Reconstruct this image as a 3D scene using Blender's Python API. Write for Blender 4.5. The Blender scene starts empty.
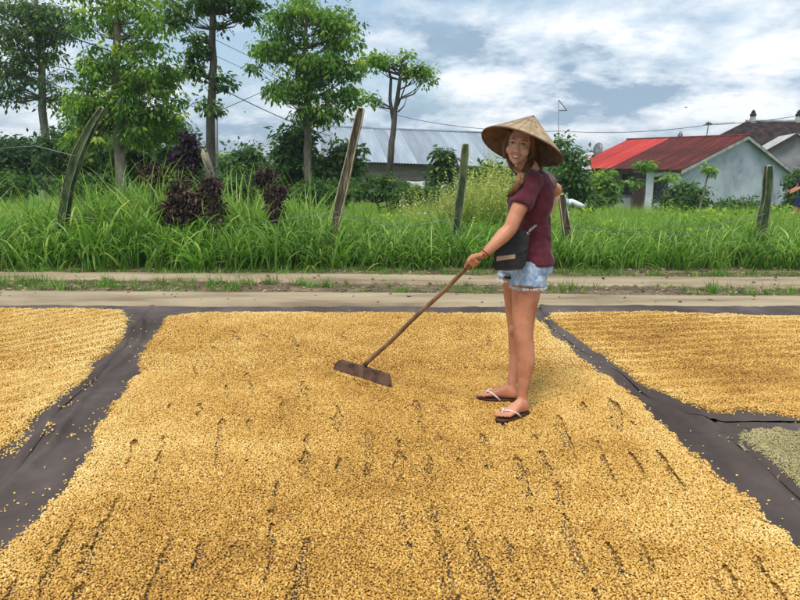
import bpy, math, random
import numpy as np
from mathutils import Vector, Matrix
rnd = random.Random(7)
RS = np.random.RandomState(11)
C = bpy.context.scene.collection
sc = bpy.context.scene
R = math.radians

# ------------------------------------------------------------------ camera
PITCH = R(11.8); FPX = 680.0; CAMZ = 1.5
cam_d = bpy.data.cameras.new("camera"); cam = bpy.data.objects.new("camera", cam_d); C.objects.link(cam)
cam.location = (0, 0, CAMZ); cam.rotation_euler = (R(90) - PITCH, 0, 0)
cam_d.sensor_width = 36; cam_d.lens = 36 * FPX / 800; cam_d.clip_start = 0.05; cam_d.clip_end = 5000
sc.camera = cam
# ------------------------------------------------------------------ sky and sun
SUN_EL, SUN_AZ = R(66), R(205)        # azimuth measured from +Y towards +X
w = bpy.data.worlds.new("World"); sc.world = w; w.use_nodes = True
nt = w.node_tree; nt.nodes.clear()
def N(nt, t, **kw):
    n = nt.nodes.new(t)
    for k, v in kw.items():
        if k.startswith('_'): n.inputs[k[1:].replace('_', ' ')].default_value = v
        else: setattr(n, k, v)
    return n
out = N(nt, 'ShaderNodeOutputWorld'); bg = N(nt, 'ShaderNodeBackground'); bg.inputs[1].default_value = 0.1
sky = N(nt, 'ShaderNodeTexSky', sky_type='NISHITA', sun_disc=False, sun_elevation=SUN_EL, sun_rotation=SUN_AZ, air_density=1.0, dust_density=1.0)
tc = N(nt, 'ShaderNodeTexCoord'); sep = N(nt, 'ShaderNodeSeparateXYZ'); nt.links.new(tc.outputs['Generated'], sep.inputs[0])
def M_(op, a, b=None, clamp=False, tree=None):
    t = tree or nt
    n = t.nodes.new('ShaderNodeMath'); n.operation = op; n.use_clamp = clamp
    for i, v in enumerate((a, b)):
        if v is None: continue
        if isinstance(v, (int, float)): n.inputs[i].default_value = v
        else: t.links.new(v, n.inputs[i])
    return n.outputs[0]
zz = M_('ADD', M_('MAXIMUM', sep.outputs[2], 0.0), 0.30)
cx = M_('DIVIDE', sep.outputs[0], zz); cy = M_('DIVIDE', sep.outputs[1], zz)
cmb = N(nt, 'ShaderNodeCombineXYZ'); nt.links.new(cx, cmb.inputs[0]); nt.links.new(cy, cmb.inputs[1])
cmb.inputs[2].default_value = 3.7
n1 = N(nt, 'ShaderNodeTexNoise', _Scale=1.25, _Detail=12.0, _Roughness=0.60, _Distortion=0.1); nt.links.new(cmb.outputs[0], n1.inputs['Vector'])
mp = N(nt, 'ShaderNodeMapping'); mp.inputs['Location'].default_value = (5.2, 1.3, 0); nt.links.new(cmb.outputs[0], mp.inputs[0])
n2 = N(nt, 'ShaderNodeTexNoise', _Scale=2.2, _Detail=12.0, _Roughness=0.62, _Distortion=0.05); nt.links.new(mp.outputs[0], n2.inputs['Vector'])
cover = N(nt, 'ShaderNodeMapRange', _From_Min=0.36, _From_Max=0.50); nt.links.new(n1.outputs[0], cover.inputs[0])
rampc = N(nt, 'ShaderNodeValToRGB'); nt.links.new(n2.outputs[0], rampc.inputs[0])
e = rampc.color_ramp.elements
e[0].position = 0.42; e[0].color = (2.7, 3.8, 5.0, 1); e[1].position = 0.58; e[1].color = (8.9, 9.1, 9.3, 1)
m_ = rampc.color_ramp.elements.new(0.49); m_.color = (5.6, 6.5, 7.4, 1)
mix = N(nt, 'ShaderNodeMix', data_type='RGBA'); nt.links.new(cover.outputs[0], mix.inputs[0])
skb = N(nt, 'ShaderNodeMix', data_type='RGBA', blend_type='MIX'); skb.inputs[0].default_value = 0.55
nt.links.new(sky.outputs[0], skb.inputs[6]); skb.inputs[7].default_value = (4.2, 5.8, 7.2, 1)
nt.links.new(skb.outputs[2], mix.inputs[6]); nt.links.new(rampc.outputs[0], mix.inputs[7])
nt.links.new(mix.outputs[2], bg.inputs[0]); nt.links.new(bg.outputs[0], out.inputs[0])
sl = bpy.data.lights.new("sun", 'SUN'); sun = bpy.data.objects.new("sun", sl); C.objects.link(sun)
sl.energy = 2.4; sl.angle = R(20); sl.color = (1, 0.94, 0.85)
sdir = Vector((math.sin(SUN_AZ) * math.cos(SUN_EL), math.cos(SUN_AZ) * math.cos(SUN_EL), math.sin(SUN_EL)))
sun.rotation_euler = sdir.to_track_quat('Z', 'Y').to_euler()
sc.view_settings.view_transform = 'Standard'; sc.view_settings.look = 'None'
sc.view_settings.exposure = 0.36; sc.view_settings.gamma = 1
sc.cycles.max_bounces = 6; sc.cycles.transparent_max_bounces = 6

# ------------------------------------------------------------------ helpers
def P(px, py, Y=None, z=None):
    """the point seen at photo pixel (px, py) at distance Y or at height z"""
    u = (px - 400) / FPX; v = -(py - 300) / FPX
    d = np.array((u, math.cos(PITCH) + v * math.sin(PITCH), -math.sin(PITCH) + v * math.cos(PITCH)))
    t = Y / d[1] if Y is not None else (z - CAMZ) / d[2]
    return Vector((d[0] * t, d[1] * t, CAMZ + d[2] * t))
def _h(ix, iy, s):
    n = (ix.astype(np.int64) * 374761393 + iy.astype(np.int64) * 668265263 + s * 1274126177) & 0x7fffffff
    n = ((n ^ (n >> 13)) * 1274126177) & 0x7fffffff
    return ((n ^ (n >> 16)) & 0xffff) / 65535.0
def vnoise(x, y, s=0):
    x = np.asarray(x, float); y = np.asarray(y, float)
    ix = np.floor(x); iy = np.floor(y); fx = x - ix; fy = y - iy
    fx = fx * fx * (3 - 2 * fx); fy = fy * fy * (3 - 2 * fy)
    a = _h(ix, iy, s); b = _h(ix + 1, iy, s); c = _h(ix, iy + 1, s); d = _h(ix + 1, iy + 1, s)
    return (a * (1 - fx) + b * fx) * (1 - fy) + (c * (1 - fx) + d * fx) * fy
def fbm(x, y, s=0, o=4):
    r = 0; a = 0.5; t = 0
    for k in range(o):
        r = r + a * vnoise(x * 2 ** k + 7.3 * k, y * 2 ** k + 3.1 * k, s + k); t += a; a *= 0.5
    return r / t
def interp_poly(pts):
    xs = [p[0] for p in pts]; ys = [p[1] for p in pts]
    return lambda v: np.interp(v, xs, ys)

def setprops(o, label=None, cat=None, group=None, kind=None):
    if label: o['label'] = label
    if cat: o['category'] = cat
    if group: o['group'] = group
    if kind: o['kind'] = kind
    return o
def empty(name, loc, label, cat, group=None):
    o = bpy.data.objects.new(name, None); C.objects.link(o); o.location = loc; o.empty_display_size = 0.1
    return setprops(o, label, cat, group)
def link(name, me, mat=None, parent=None, smooth=False):
    if mat is not None and not me.materials: me.materials.append(mat)
    o = bpy.data.objects.new(name, me); C.objects.link(o)
    if smooth and len(me.polygons): me.polygons.foreach_set('use_smooth', np.ones(len(me.polygons), bool))
    if parent is not None:
        o.parent = parent
        if parent.type == 'EMPTY': o.matrix_parent_inverse = Matrix.Translation(-Vector(parent.location))
    return o
class MB:
    def __init__(s): s.v = []; s.f = []
    def add(s, v, f):
        o = len(s.v); s.v += [tuple(p) for p in v]; s.f += [tuple(i + o for i in q) for q in f]; return s
    def box(s, c, size, ax=None):
        hx, hy, hz = [k / 2 for k in size]; c = Vector(c)
        X, Y_, Z = ax if ax else (Vector((1, 0, 0)), Vector((0, 1, 0)), Vector((0, 0, 1)))
        v = [c + X * (a * hx) + Y_ * (b * hy) + Z * (d * hz) for a in (-1, 1) for b in (-1, 1) for d in (-1, 1)]
        return s.add(v, [(0, 1, 3, 2), (4, 6, 7, 5), (0, 4, 5, 1), (2, 3, 7, 6), (0, 2, 6, 4), (1, 5, 7, 3)])
    def tube(s, pts, rad, n=8, cap=True, flat=1.0, prof=None, up=None):
        pts = [Vector(p) for p in pts]
        if isinstance(rad, (int, float)): rad = [rad] * len(pts)
        t0 = (pts[1] - pts[0]).normalized()
        a = Vector(up) if up is not None else (Vector((0, 0, 1)) if abs(t0.z) < 0.9 else Vector((1, 0, 0)))
        v = []; f = []
        for i, p in enumerate(pts):
            t = (pts[min(i + 1, len(pts) - 1)] - pts[max(i - 1, 0)]).normalized()
            b = t.cross(a).normalized(); a = b.cross(t).normalized()
            for k in range(n):
                th = 2 * math.pi * k / n; m = prof[k] if prof else 1.0
                v.append(p + b * (math.cos(th) * rad[i] * m) + a * (math.sin(th) * rad[i] * m * flat))
        for i in range(len(pts) - 1):
            for k in range(n):
                k2 = (k + 1) % n
                f.append((i * n + k, i * n + k2, (i + 1) * n + k2, (i + 1) * n + k))
        if cap:
            f.append(tuple(range(n - 1, -1, -1))); f.append(tuple(range((len(pts) - 1) * n, len(pts) * n)))
        return s.add(v, f)
    def loft(s, rings, n=24, p=2.0):
        """rings: (centre, axis vector 1, axis vector 2)"""
        v = []; f = []
        for c, A, B in rings:
            for k in range(n):
                th = 2 * math.pi * k / n; ca, sa = math.cos(th), math.sin(th)
                ca = math.copysign(abs(ca) ** (2 / p), ca); sa = math.copysign(abs(sa) ** (2 / p), sa)
                v.append(Vector(c) + Vector(A) * ca + Vector(B) * sa)
        for i in range(len(rings) - 1):
            for k in range(n):
                k2 = (k + 1) % n; f.append((i * n + k, i * n + k2, (i + 1) * n + k2, (i + 1) * n + k))
        f.append(tuple(range(n - 1, -1, -1))); f.append(tuple(range((len(rings) - 1) * n, len(rings) * n)))
        return s.add(v, f)
    def ell(s, c, A, B, D, nu=14, nv=9):
        c = Vector(c); A = Vector(A); B = Vector(B); D = Vector(D)
        v = [c - D]; f = []
        for j in range(1, nv):
            ph = math.pi * j / nv - math.pi / 2
            for k in range(nu):
                th = 2 * math.pi * k / nu
                v.append(c + (A * math.cos(th) + B * math.sin(th)) * math.cos(ph) + D * math.sin(ph))
        v.append(c + D); L = len(v) - 1
        for k in range(nu):
            k2 = (k + 1) % nu; f.append((0, 1 + k2, 1 + k)); f.append((L, L - nu + k, L - nu + k2))
        for j in range(nv - 2):
            for k in range(nu):
                k2 = (k + 1) % nu; a = 1 + j * nu
                f.append((a + k, a + k2, a + nu + k2, a + nu + k))
        return s.add(v, f)
    def sph(s, c, r, nu=12, nv=8): return s.ell(c, (r, 0, 0), (0, r, 0), (0, 0, r), nu, nv)
    def mesh(s, name):
        me = bpy.data.meshes.new(name); me.from_pydata(s.v, [], s.f); me.update(); return me
    def build(s, name, mat, parent=None, smooth=False): return link(name, s.mesh(name), mat, parent, smooth)
def np_mesh(name, V, F, attrs=None):
    """V (n,3), F (m,k) uniform polygons, built fast; attrs = point float attributes"""
    me = bpy.data.meshes.new(name); m, k = F.shape
    me.vertices.add(len(V)); me.vertices.foreach_set('co', np.ascontiguousarray(V, dtype=np.float32).ravel())
    me.loops.add(m * k); me.loops.foreach_set('vertex_index', np.ascontiguousarray(F, dtype=np.int32).ravel())
    me.polygons.add(m); me.polygons.foreach_set('loop_start', np.arange(0, m * k, k, dtype=np.int32))
    try: me.polygons.foreach_set('loop_total', np.full(m, k, dtype=np.int32))
    except Exception: pass
    for nme, a in (attrs or {}).items():
        at = me.attributes.new(nme, 'FLOAT', 'POINT'); at.data.foreach_set('value', np.ascontiguousarray(a, dtype=np.float32))
    me.update(calc_edges=True); return me
def grid_mesh(name, X, Y, Z, attrs=None, keep=None):
    r, c = X.shape; V = np.stack([X, Y, Z], -1).reshape(-1, 3)
    i = np.arange(r * c).reshape(r, c)
    F = np.stack([i[:-1, :-1], i[:-1, 1:], i[1:, 1:], i[1:, :-1]], -1).reshape(-1, 4)
    if keep is not None: F = F[keep.reshape(-1)]
    return np_mesh(name, V, F, attrs)

# ------------------------------------------------------------------ materials
def material(name, c1, c2=None, scale=8.0, rough=0.8, bump=0.0, bscale=None, bdist=0.01, c3=None, detail=6.0,
             stretch=None, spec=0.3, trans=None, attr=None, inst=False, objrand=0.0, sheen=0, sss=0, coords='Object',
             lo=0.35, hi=0.65, metal=0.0, wave=None):
    m = bpy.data.materials.new(name); m.use_nodes = True; t = m.node_tree; t.nodes.clear()
    o = N(t, 'ShaderNodeOutputMaterial'); b = N(t, 'ShaderNodeBsdfPrincipled'); b.inputs['Roughness'].default_value = rough
    b.inputs['Specular IOR Level'].default_value = spec; b.inputs['Metallic'].default_value = metal
    g = N(t, 'ShaderNodeTexCoord'); vec = g.outputs[coords]
    if stretch:
        mp = N(t, 'ShaderNodeMapping'); mp.inputs['Scale'].default_value = stretch; t.links.new(vec, mp.inputs[0]); vec = mp.outputs[0]
    fac = None
    if attr:
        a = N(t, 'ShaderNodeAttribute', attribute_name=attr); fac = a.outputs['Fac']
        if inst: a.attribute_type = 'INSTANCER'
    elif c2 is not None:
        n = N(t, 'ShaderNodeTexNoise', _Scale=scale, _Detail=detail, _Roughness=0.6); t.links.new(vec, n.inputs['Vector']); fac = n.outputs[0]
        mr = N(t, 'ShaderNodeMapRange', _From_Min=lo, _From_Max=hi); t.links.new(fac, mr.inputs[0]); fac = mr.outputs[0]
    if fac is not None:
        rp = N(t, 'ShaderNodeValToRGB'); t.links.new(fac, rp.inputs[0]); el = rp.color_ramp.elements
        el[0].color = (*c1, 1); el[1].color = (*c2, 1)
        if c3 is not None: x = el.new(0.5); x.color = (*c3, 1)
        col = rp.outputs[0]
    else:
        rgb = N(t, 'ShaderNodeRGB'); rgb.outputs[0].default_value = (*c1, 1); col = rgb.outputs[0]
    if objrand:
        oi = N(t, 'ShaderNodeObjectInfo'); hsv = N(t, 'ShaderNodeHueSaturation')
        mr = N(t, 'ShaderNodeMapRange', _To_Min=1 - objrand, _To_Max=1 + objrand); t.links.new(oi.outputs['Random'], mr.inputs[0])
        t.links.new(mr.outputs[0], hsv.inputs['Value']); t.links.new(col, hsv.inputs['Color']); col = hsv.outputs[0]
    t.links.new(col, b.inputs['Base Color'])
    if sss:
        b.inputs['Subsurface Weight'].default_value = sss; b.inputs['Subsurface Radius'].default_value = (1, .35, .2); b.inputs['Subsurface Scale'].default_value = 0.006
    if bump:
        n = N(t, 'ShaderNodeTexNoise', _Scale=bscale or scale * 4, _Detail=5.0); t.links.new(vec, n.inputs['Vector'])
        bp = N(t, 'ShaderNodeBump', _Strength=bump, _Distance=bdist); t.links.new(n.outputs[0], bp.inputs['Height']); t.links.new(bp.outputs[0], b.inputs['Normal'])
        if wave:
            wv = N(t, 'ShaderNodeTexWave', _Scale=wave[0], _Distortion=wave[1], _Detail=2.0); wv.bands_direction = wave[2]; t.links.new(g.outputs['Object'], wv.inputs['Vector'])
            b2 = N(t, 'ShaderNodeBump', _Strength=wave[3], _Distance=bdist); t.links.new(wv.outputs[0], b2.inputs['Height']); t.links.new(bp.outputs[0], b2.inputs['Normal']); t.links.new(b2.outputs[0], b.inputs['Normal'])
    if sheen: b.inputs['Sheen Weight'].default_value = sheen
    sh = b.outputs[0]
    if trans:
        tr = N(t, 'ShaderNodeBsdfTranslucent'); hs = N(t, 'ShaderNodeHueSaturation', _Value=1.5, _Saturation=1.05, _Hue=0.485); t.links.new(col, hs.inputs['Color']); t.links.new(hs.outputs[0], tr.inputs[0])
        mx = N(t, 'ShaderNodeMixShader', _Fac=trans); t.links.new(sh, mx.inputs[1]); t.links.new(tr.outputs[0], mx.inputs[2]); sh = mx.outputs[0]
    t.links.new(sh, o.inputs[0]); return m

MT = {}
MT['soil'] = material('field_soil', (.07, .12, .03), (.06, .15, .025), 1.5, bump=.6, bscale=20, bdist=.03)
MT['dirt'] = material('median_dirt', (.085, .058, .034), (.24, .18, .11), 3.0, bump=.8, bscale=40, bdist=.02, c3=(.14, .10, .06), stretch=(.9, 1.6, 1))
MT['concrete'] = material('worn_concrete', (.20, .15, .09), (.41, .33, .215), 1.3, bump=.35, bscale=60, bdist=.01, stretch=(.5, 2.2, 1), c3=(.33, .26, .165))
MT['yard'] = material('yard_earth', (.16, .13, .09), (.26, .21, .14), 3.0, bump=.5, bscale=40)
MT['tarp'] = material('black_mesh_tarp', (.058, .045, .041), (.135, .112, .104), 1.6, rough=.85, bump=.55, bscale=22, bdist=.02, c3=(.088, .069, .063), spec=.15, stretch=(1, .6, 1))
MT['bark'] = material('grey_bark', (.10, .085, .06), (.26, .24, .19), 6, rough=.95, bump=1, bscale=18, bdist=.03, stretch=(1, 1, .35))
MT['bark_dark'] = material('dark_bark', (.045, .04, .032), (.13, .115, .09), 6, rough=.95, bump=1, bscale=18, bdist=.03, stretch=(1, 1, .35))
MT['leaf'] = material('leaf_green', (.035, .10, .02), (.42, .56, .08), attr='tone', c3=(.13, .29, .04), trans=.5, rough=.5, spec=.35)
MT['leaf_dark'] = material('leaf_dark_green', (.02, .06, .018), (.17, .29, .05), attr='tone', c3=(.055, .135, .03), trans=.4, rough=.5, spec=.3)
MT['leaf_brown'] = material('leaf_withered', (.012, .008, .008), (.14, .085, .06), attr='tone', c3=(.032, .018, .015), trans=.12, rough=.8)
MT['leaf_purple'] = material('leaf_purple', (.018, .010, .018), (.08, .04, .06), attr='tone', c3=(.035, .018, .03), trans=.2, rough=.5)
MT['grass'] = material('long_grass', (.03, .085, .015), (.42, .56, .15), attr='tone', c3=(.12, .29, .028), objrand=.3, trans=.4, rough=.5, spec=.3)
MT['field'] = material('field_grass', (.07, .17, .02), (.44, .52, .12), attr='tone', c3=(.16, .34, .04), objrand=.28, trans=.4, rough=.55, spec=.25)
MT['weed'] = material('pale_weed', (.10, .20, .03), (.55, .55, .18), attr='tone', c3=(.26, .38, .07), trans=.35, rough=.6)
MT['floret'] = material('white_floret', (.75, .76, .66), rough=.8)

# ------------------------------------------------------------------ ground
def ground_z(x, y):
    t = np.clip((np.asarray(y, float) - 9.6) / 24.0, 0, 1); t = t * t * (3 - 2 * t)
    far = np.clip((np.asarray(y, float) - 60) / 400.0, 0, 1)
    return -1.3 * t - 1.0 * far + 0 * np.asarray(x, float)
ys = np.concatenate([np.linspace(-30, 9.5, 14), np.linspace(9.8, 60, 90), np.geomspace(62, 2500, 40)])
xs = np.concatenate([-np.geomspace(1800, 42, 20), np.linspace(-40, 40, 81), np.geomspace(42, 1800, 20)])
X, Y = np.meshgrid(xs, ys)
Z = ground_z(X, Y) - 0.02 + np.where((Y > 10.2) & (Y < 80), .07 * (fbm(X * .8, Y * .8, 3) - .5), 0)
setprops(link('ground', grid_mesh('ground', X, Y, Z), MT['soil'], None, True), 'green field soil sloping down behind the road', kind='structure')
# strips of the two-track road; boundaries run almost level across the view, a little nearer at the right
def road_line(pyl, pyr):
    a = P(0, pyl, z=0); b = P(800, pyr, z=0); s = (b.y - a.y) / (b.x - a.x)
    return lambda x: a.y + (np.asarray(x, float) - a.x) * s
LN = {'grass': road_line(272, 278), 'far0': road_line(280, 288.5), 'near1': road_line(291, 297), 'near0': road_line(304.5, 308.5)}
def strip(name, f0, f1, z, mat, label, amp=0.0, rag=0.03, bev=0.0, rows=14, zn=0.0):
    x = np.concatenate([np.linspace(-60, -8.2, 30), np.linspace(-8, 8, 700), np.linspace(8.2, 60, 30)])
    t = np.linspace(0, 1, rows)
    Xg, Tg = np.meshgrid(x, t)
    a = f0(Xg) + rag * (fbm(Xg * 3, Xg * 0 + z * 91, 5) - .5) * 2; b = f1(Xg) + rag * (fbm(Xg * 3, Xg * 0 + 9 + z * 31, 9) - .5) * 2
    Yg = a + (b - a) * Tg; Zg = z + amp * (fbm(Xg * 1.2, Yg * 3, 2) - .5) + zn * (fbm(Xg * 14, Yg * 14, 8, 3) - .5)
    Zg = np.where((Tg == 0) | (Tg == 1), Zg - bev, Zg)
    return setprops(link(name, grid_mesh(name, Xg, Yg, Zg), mat, None, True), label, kind='structure')
off = lambda f, d: (lambda x: f(x) + d)
strip('yard', lambda x: -8 + 0 * x, off(LN['near0'], .25), -0.012, MT['yard'], 'bare ground under the drying tarps', rag=0)
strip('road_median', off(LN['near1'], -.25), off(LN['far0'], .25), -0.004, MT['dirt'], 'dirt strip with sparse grass between the two wheel tracks', .03, rows=26, zn=.03)
strip('near_wheel_track', LN['near0'], LN['near1'], 0.022, MT['concrete'], 'near concrete wheel track of the lane beside the tarps', .012, .03, .05, zn=.004)
strip('far_wheel_track', LN['far0'], LN['grass'], 0.018, MT['concrete'], 'far concrete wheel track of the lane beside the grass', .012, .06, .05, zn=.006)
strip('verge', off(LN['grass'], -.05), off(LN['grass'], .9), 0.0, MT['dirt'], 'earth verge under the tall grass', .04, .05)
# distant hills
def hill(name, y, x0, x1, h, seed, label, base=-3):
    xx = np.linspace(x0, x1, 160); tt = np.linspace(0, 1, 26); Xg, Tg = np.meshgrid(xx, tt)
    prof = np.clip(fbm((xx - x0) / 90, xx * 0, seed, 5) * 1.5 - .25, 0, 1) * h
    edge = np.clip(np.minimum((xx - x0), (x1 - xx)) / 120, 0, 1)
    Zg = base + (prof * edge)[None, :] * np.sin(Tg * math.pi) ** .8 * (.85 + .3 * fbm(Xg / 25, Tg * 8, 4))
    Yg = y + (Tg - .5) * 260
    return setprops(link(name, grid_mesh(name, Xg, Yg, Zg), MAT_HILL, None, True), label, kind='structure')
MAT_HILL = material('wooded_hill', (.03, .07, .03), (.07, .12, .05), .06, bump=.8, bscale=.2, bdist=5)
hill('hills', 1100, -1500, 1500, 24, 21, 'low wooded hills fading blue in the distance')

# ------------------------------------------------------------------ instancing on points (one stuff object)
def scatter(name, pts, rot, scl, idx, tone, sources, label, kind='stuff', cat=None, parent=None, extra_mesh=None):
    me = bpy.data.meshes.new(name); n = len(pts)
    me.vertices.add(n); me.vertices.foreach_set('co', np.ascontiguousarray(pts, dtype=np.float32).ravel())
    a = me.attributes.new('rot', 'FLOAT_VECTOR', 'POINT'); a.data.foreach_set('vector', np.ascontiguousarray(rot, dtype=np.float32).ravel())
    a = me.attributes.new('scl', 'FLOAT', 'POINT'); a.data.foreach_set('value', np.ascontiguousarray(scl, dtype=np.float32))
    a = me.attributes.new('itone', 'FLOAT', 'POINT'); a.data.foreach_set('value', np.ascontiguousarray(tone, dtype=np.float32))
    a = me.attributes.new('idx', 'INT', 'POINT'); a.data.foreach_set('value', np.ascontiguousarray(idx, dtype=np.int32))
    me.update()
    o = bpy.data.objects.new(name, me); C.objects.link(o)
    if parent: o.parent = parent
    ng = bpy.data.node_groups.new(name, 'GeometryNodeTree')
    ng.interface.new_socket('Geometry', in_out='INPUT', socket_type='NodeSocketGeometry')
    ng.interface.new_socket('Geometry', in_out='OUTPUT', socket_type='NodeSocketGeometry')
    gi = ng.nodes.new('NodeGroupInput'); go = ng.nodes.new('NodeGroupOutput'); jn = ng.nodes.new('GeometryNodeJoinGeometry')
    def na(nm, ty):
        q = ng.nodes.new('GeometryNodeInputNamedAttribute'); q.data_type = ty; q.inputs['Name'].default_value = nm
        return [s for s in q.outputs if s.enabled and s.name == 'Attribute'][0]
    r_, s_, i_ = na('rot', 'FLOAT_VECTOR'), na('scl', 'FLOAT'), na('idx', 'INT')
    for k, src in enumerate(sources):
        ip = ng.nodes.new('GeometryNodeInstanceOnPoints'); oi = ng.nodes.new('GeometryNodeObjectInfo'); oi.inputs['Object'].default_value = src
        cp = ng.nodes.new('FunctionNodeCompare'); cp.data_type = 'INT'; cp.operation = 'EQUAL'
        ins = [s for s in cp.inputs if s.enabled]; ng.links.new(i_, ins[0]); ins[1].default_value = k
        ng.links.new(gi.outputs[0], ip.inputs['Points']); ng.links.new(cp.outputs[0], ip.inputs['Selection'])
        ng.links.new(oi.outputs['Geometry'], ip.inputs['Instance']); ng.links.new(r_, ip.inputs['Rotation']); ng.links.new(s_, ip.inputs['Scale'])
        ng.links.new(ip.outputs[0], jn.inputs[0])
    ng.links.new(jn.outputs[0], go.inputs[0])
    md = o.modifiers.new('scatter', 'NODES'); md.node_group = ng
    setprops(o, label, cat, None, kind); return o
def source(name, me, mat):
    me.materials.append(mat); me.polygons.foreach_set('use_smooth', np.ones(len(me.polygons), bool))
    return bpy.data.objects.new(name, me)       # only used as an instance, never linked
#@@SETTING
# ------------------------------------------------------------------ houses
V3 = Vector
def sheet_mesh(name, L, W, nper=5, amp=.025, thick=.012):
    """corrugated sheet: runs L down the slope (local -Z is down), W wide along local X"""
    mb = MB(); n = nper * 6; 
    for side, dy in ((0, 0), (1, -thick)):
        v = []; f = []
        for i in range(n + 1):
            x = W * i / n; y = amp * math.sin(2 * math.pi * nper * i / n) + dy
            v += [(x, y, 0), (x, y, -L)]
        for i in range(n): f.append((2 * i, 2 * i + 1, 2 * i + 3, 2 * i + 2) if not side else (2 * i, 2 * i + 2, 2 * i + 3, 2 * i + 1))
        mb.add(v, f)
    return mb.mesh(name)
def lay_sheets(parent, A0, A1, B0, B1, n, mats, W=None, name='roof_sheet', nper=5, amp=.025):
    """sheets from ridge line A0-A1 down to eave line B0-B1"""
    W = (A1 - A0).length / n; L = ((B0 - A0).length + (B1 - A1).length) / 2
    me = {}
    for i in range(n):
        t = (i + 0.0) / n; a = A0.lerp(A1, t); b = B0.lerp(B1, t); m = mats[i]
        if m.name not in me:
            me[m.name] = sheet_mesh(name, L, W * 1.03, nper, amp); me[m.name].materials.append(m)
        X = (A1 - A0).normalized(); Zc = (a - b).normalized(); Yc = Zc.cross(X).normalized(); Zc = X.cross(Yc).normalized()
        if Yc.z < 0: pass
        o = bpy.data.objects.new(name, me[m.name]); C.objects.link(o)
        mt = Matrix(((X.x, Yc.x, Zc.x, a.x), (X.y, Yc.y, Zc.y, a.y), (X.z, Yc.z, Zc.z, a.z + .004 * (i % 2) + rnd.uniform(0, .012)), (0, 0, 0, 1)))
        o.parent = parent; o.matrix_parent_inverse = Matrix.Translation(-Vector(parent.location)); o.matrix_basis = mt
def prism(mb, poly, d):
    """poly: list of points (planar), extruded by vector d"""
    n = len(poly); v = [V3(p) for p in poly] + [V3(p) + V3(d) for p in poly]
    f = [tuple(range(n)), tuple(range(2 * n - 1, n - 1, -1))] + [(i, (i + 1) % n, n + (i + 1) % n, n + i) for i in range(n)]
    return mb.add(v, f)
def rust_mat(name, a, b, c, sc_=1.2, rough=.6):
    return material(name, a, b, sc_, rough=rough, c3=c, bump=.2, bscale=30, stretch=(1.6, 1.6, .35), objrand=.16, coords='Object', spec=.2)
MT['zinc'] = rust_mat('zinc_sheet', (.20, .25, .30), (.36, .41, .47), (.28, .33, .385), .5, .6)
MT['red_sheet'] = rust_mat('bright_red_sheet', (.36, .026, .022), (.52, .075, .06), (.44, .042, .035))
MT['rust_sheet'] = rust_mat('rusty_red_sheet', (.055, .012, .010), (.19, .030, .024), (.105, .019, .015), 1.6)
MT['plaster'] = material('stained_plaster', (.10, .115, .13), (.50, .55, .59), .8, rough=.9, c3=(.36, .41, .465), bump=.3, bscale=12, bdist=.02, lo=.25, hi=.6, detail=10, stretch=(1, 1, .7))
MT['plaster_grey'] = material('grey_plaster', (.20, .20, .20), (.36, .36, .37), 1.2, rough=.9, bump=.3, bscale=12, c3=(.28, .28, .29))
MT['white_paint'] = material('white_painted_wall', (.55, .58, .60), (.74, .76, .77), 2, rough=.8, bump=.1)
MT['fascia'] = material('weathered_fascia', (.22, .23, .20), (.45, .46, .42), 4, rough=.8, bump=.3)
MT['darkwood'] = material('dark_wood', (.03, .018, .014), (.09, .05, .035), 5, rough=.7, bump=.3, stretch=(1, 1, .3))
MT['tile'] = material('dark_roof_tile', (.018, .014, .013), (.075, .048, .042), 2.5, rough=.95, spec=.1, c3=(.038, .026, .024), bump=.8, bscale=10, bdist=.05, wave=(3.3, .6, 'Z', .9))
MT['grey_roof'] = material('fibre_cement_roof', (.33, .33, .32), (.55, .55, .54), 2, rough=.85, bump=.4, bscale=12)
MT['glass'] = material('dark_window_glass', (.03, .04, .05), rough=.15, spec=.6)
MT['block'] = material('brown_block_wall', (.17, .145, .12), (.30, .26, .22), 1.5, rough=.95, c3=(.23, .195, .165), bump=.5, bscale=14, bdist=.03, stretch=(.5, .5, 2))
MT['metal'] = material('grey_metal', (.16, .17, .18), rough=.5, metal=.5)
MT['wire'] = material('black_wire', (.03, .03, .035), rough=.6)

# --- red roofed house, gable wall towards the camera
U = V3((-.39, .92, 0)).normalized(); Vv = V3((.92, .39, 0)).normalized(); UP = V3((0, 0, 1))
o0 = P(684, 158, 34); o0.z = -1.45
rh = empty('house', o0, 'low house with white stained gable wall and half bright red, half rusty roof', 'house')
def HA(v, u, z): return V3((o0.x, o0.y, 0)) + Vv * v + U * u + UP * z
ZL, ZR, ZT, WV, VM, LU = 1.05, .62, 2.60, 7.8, 3.9, 8.4
mb = MB(); prism(mb, [HA(0, 0, -1.45), HA(WV, 0, -1.45), HA(WV, 0, ZR - .05), HA(VM, 0, ZT - .06), HA(0, 0, ZL - .06)], U * .16)
mb.build('gable_wall', MT['plaster'], rh)
mb = MB(); prism(mb, [HA(0, LU, -1.45), HA(WV, LU, -1.45), HA(WV, LU, ZR - .05), HA(VM, LU, ZT - .06), HA(0, LU, ZL - .06)], U * -.16)
prism(mb, [HA(WV, .17, -1.45), HA(WV, LU - .17, -1.45), HA(WV, LU - .17, ZR - .06), HA(WV, .17, ZR - .06)], Vv * -.16)
mb.build('back_wall', MT['plaster'], rh)
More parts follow.
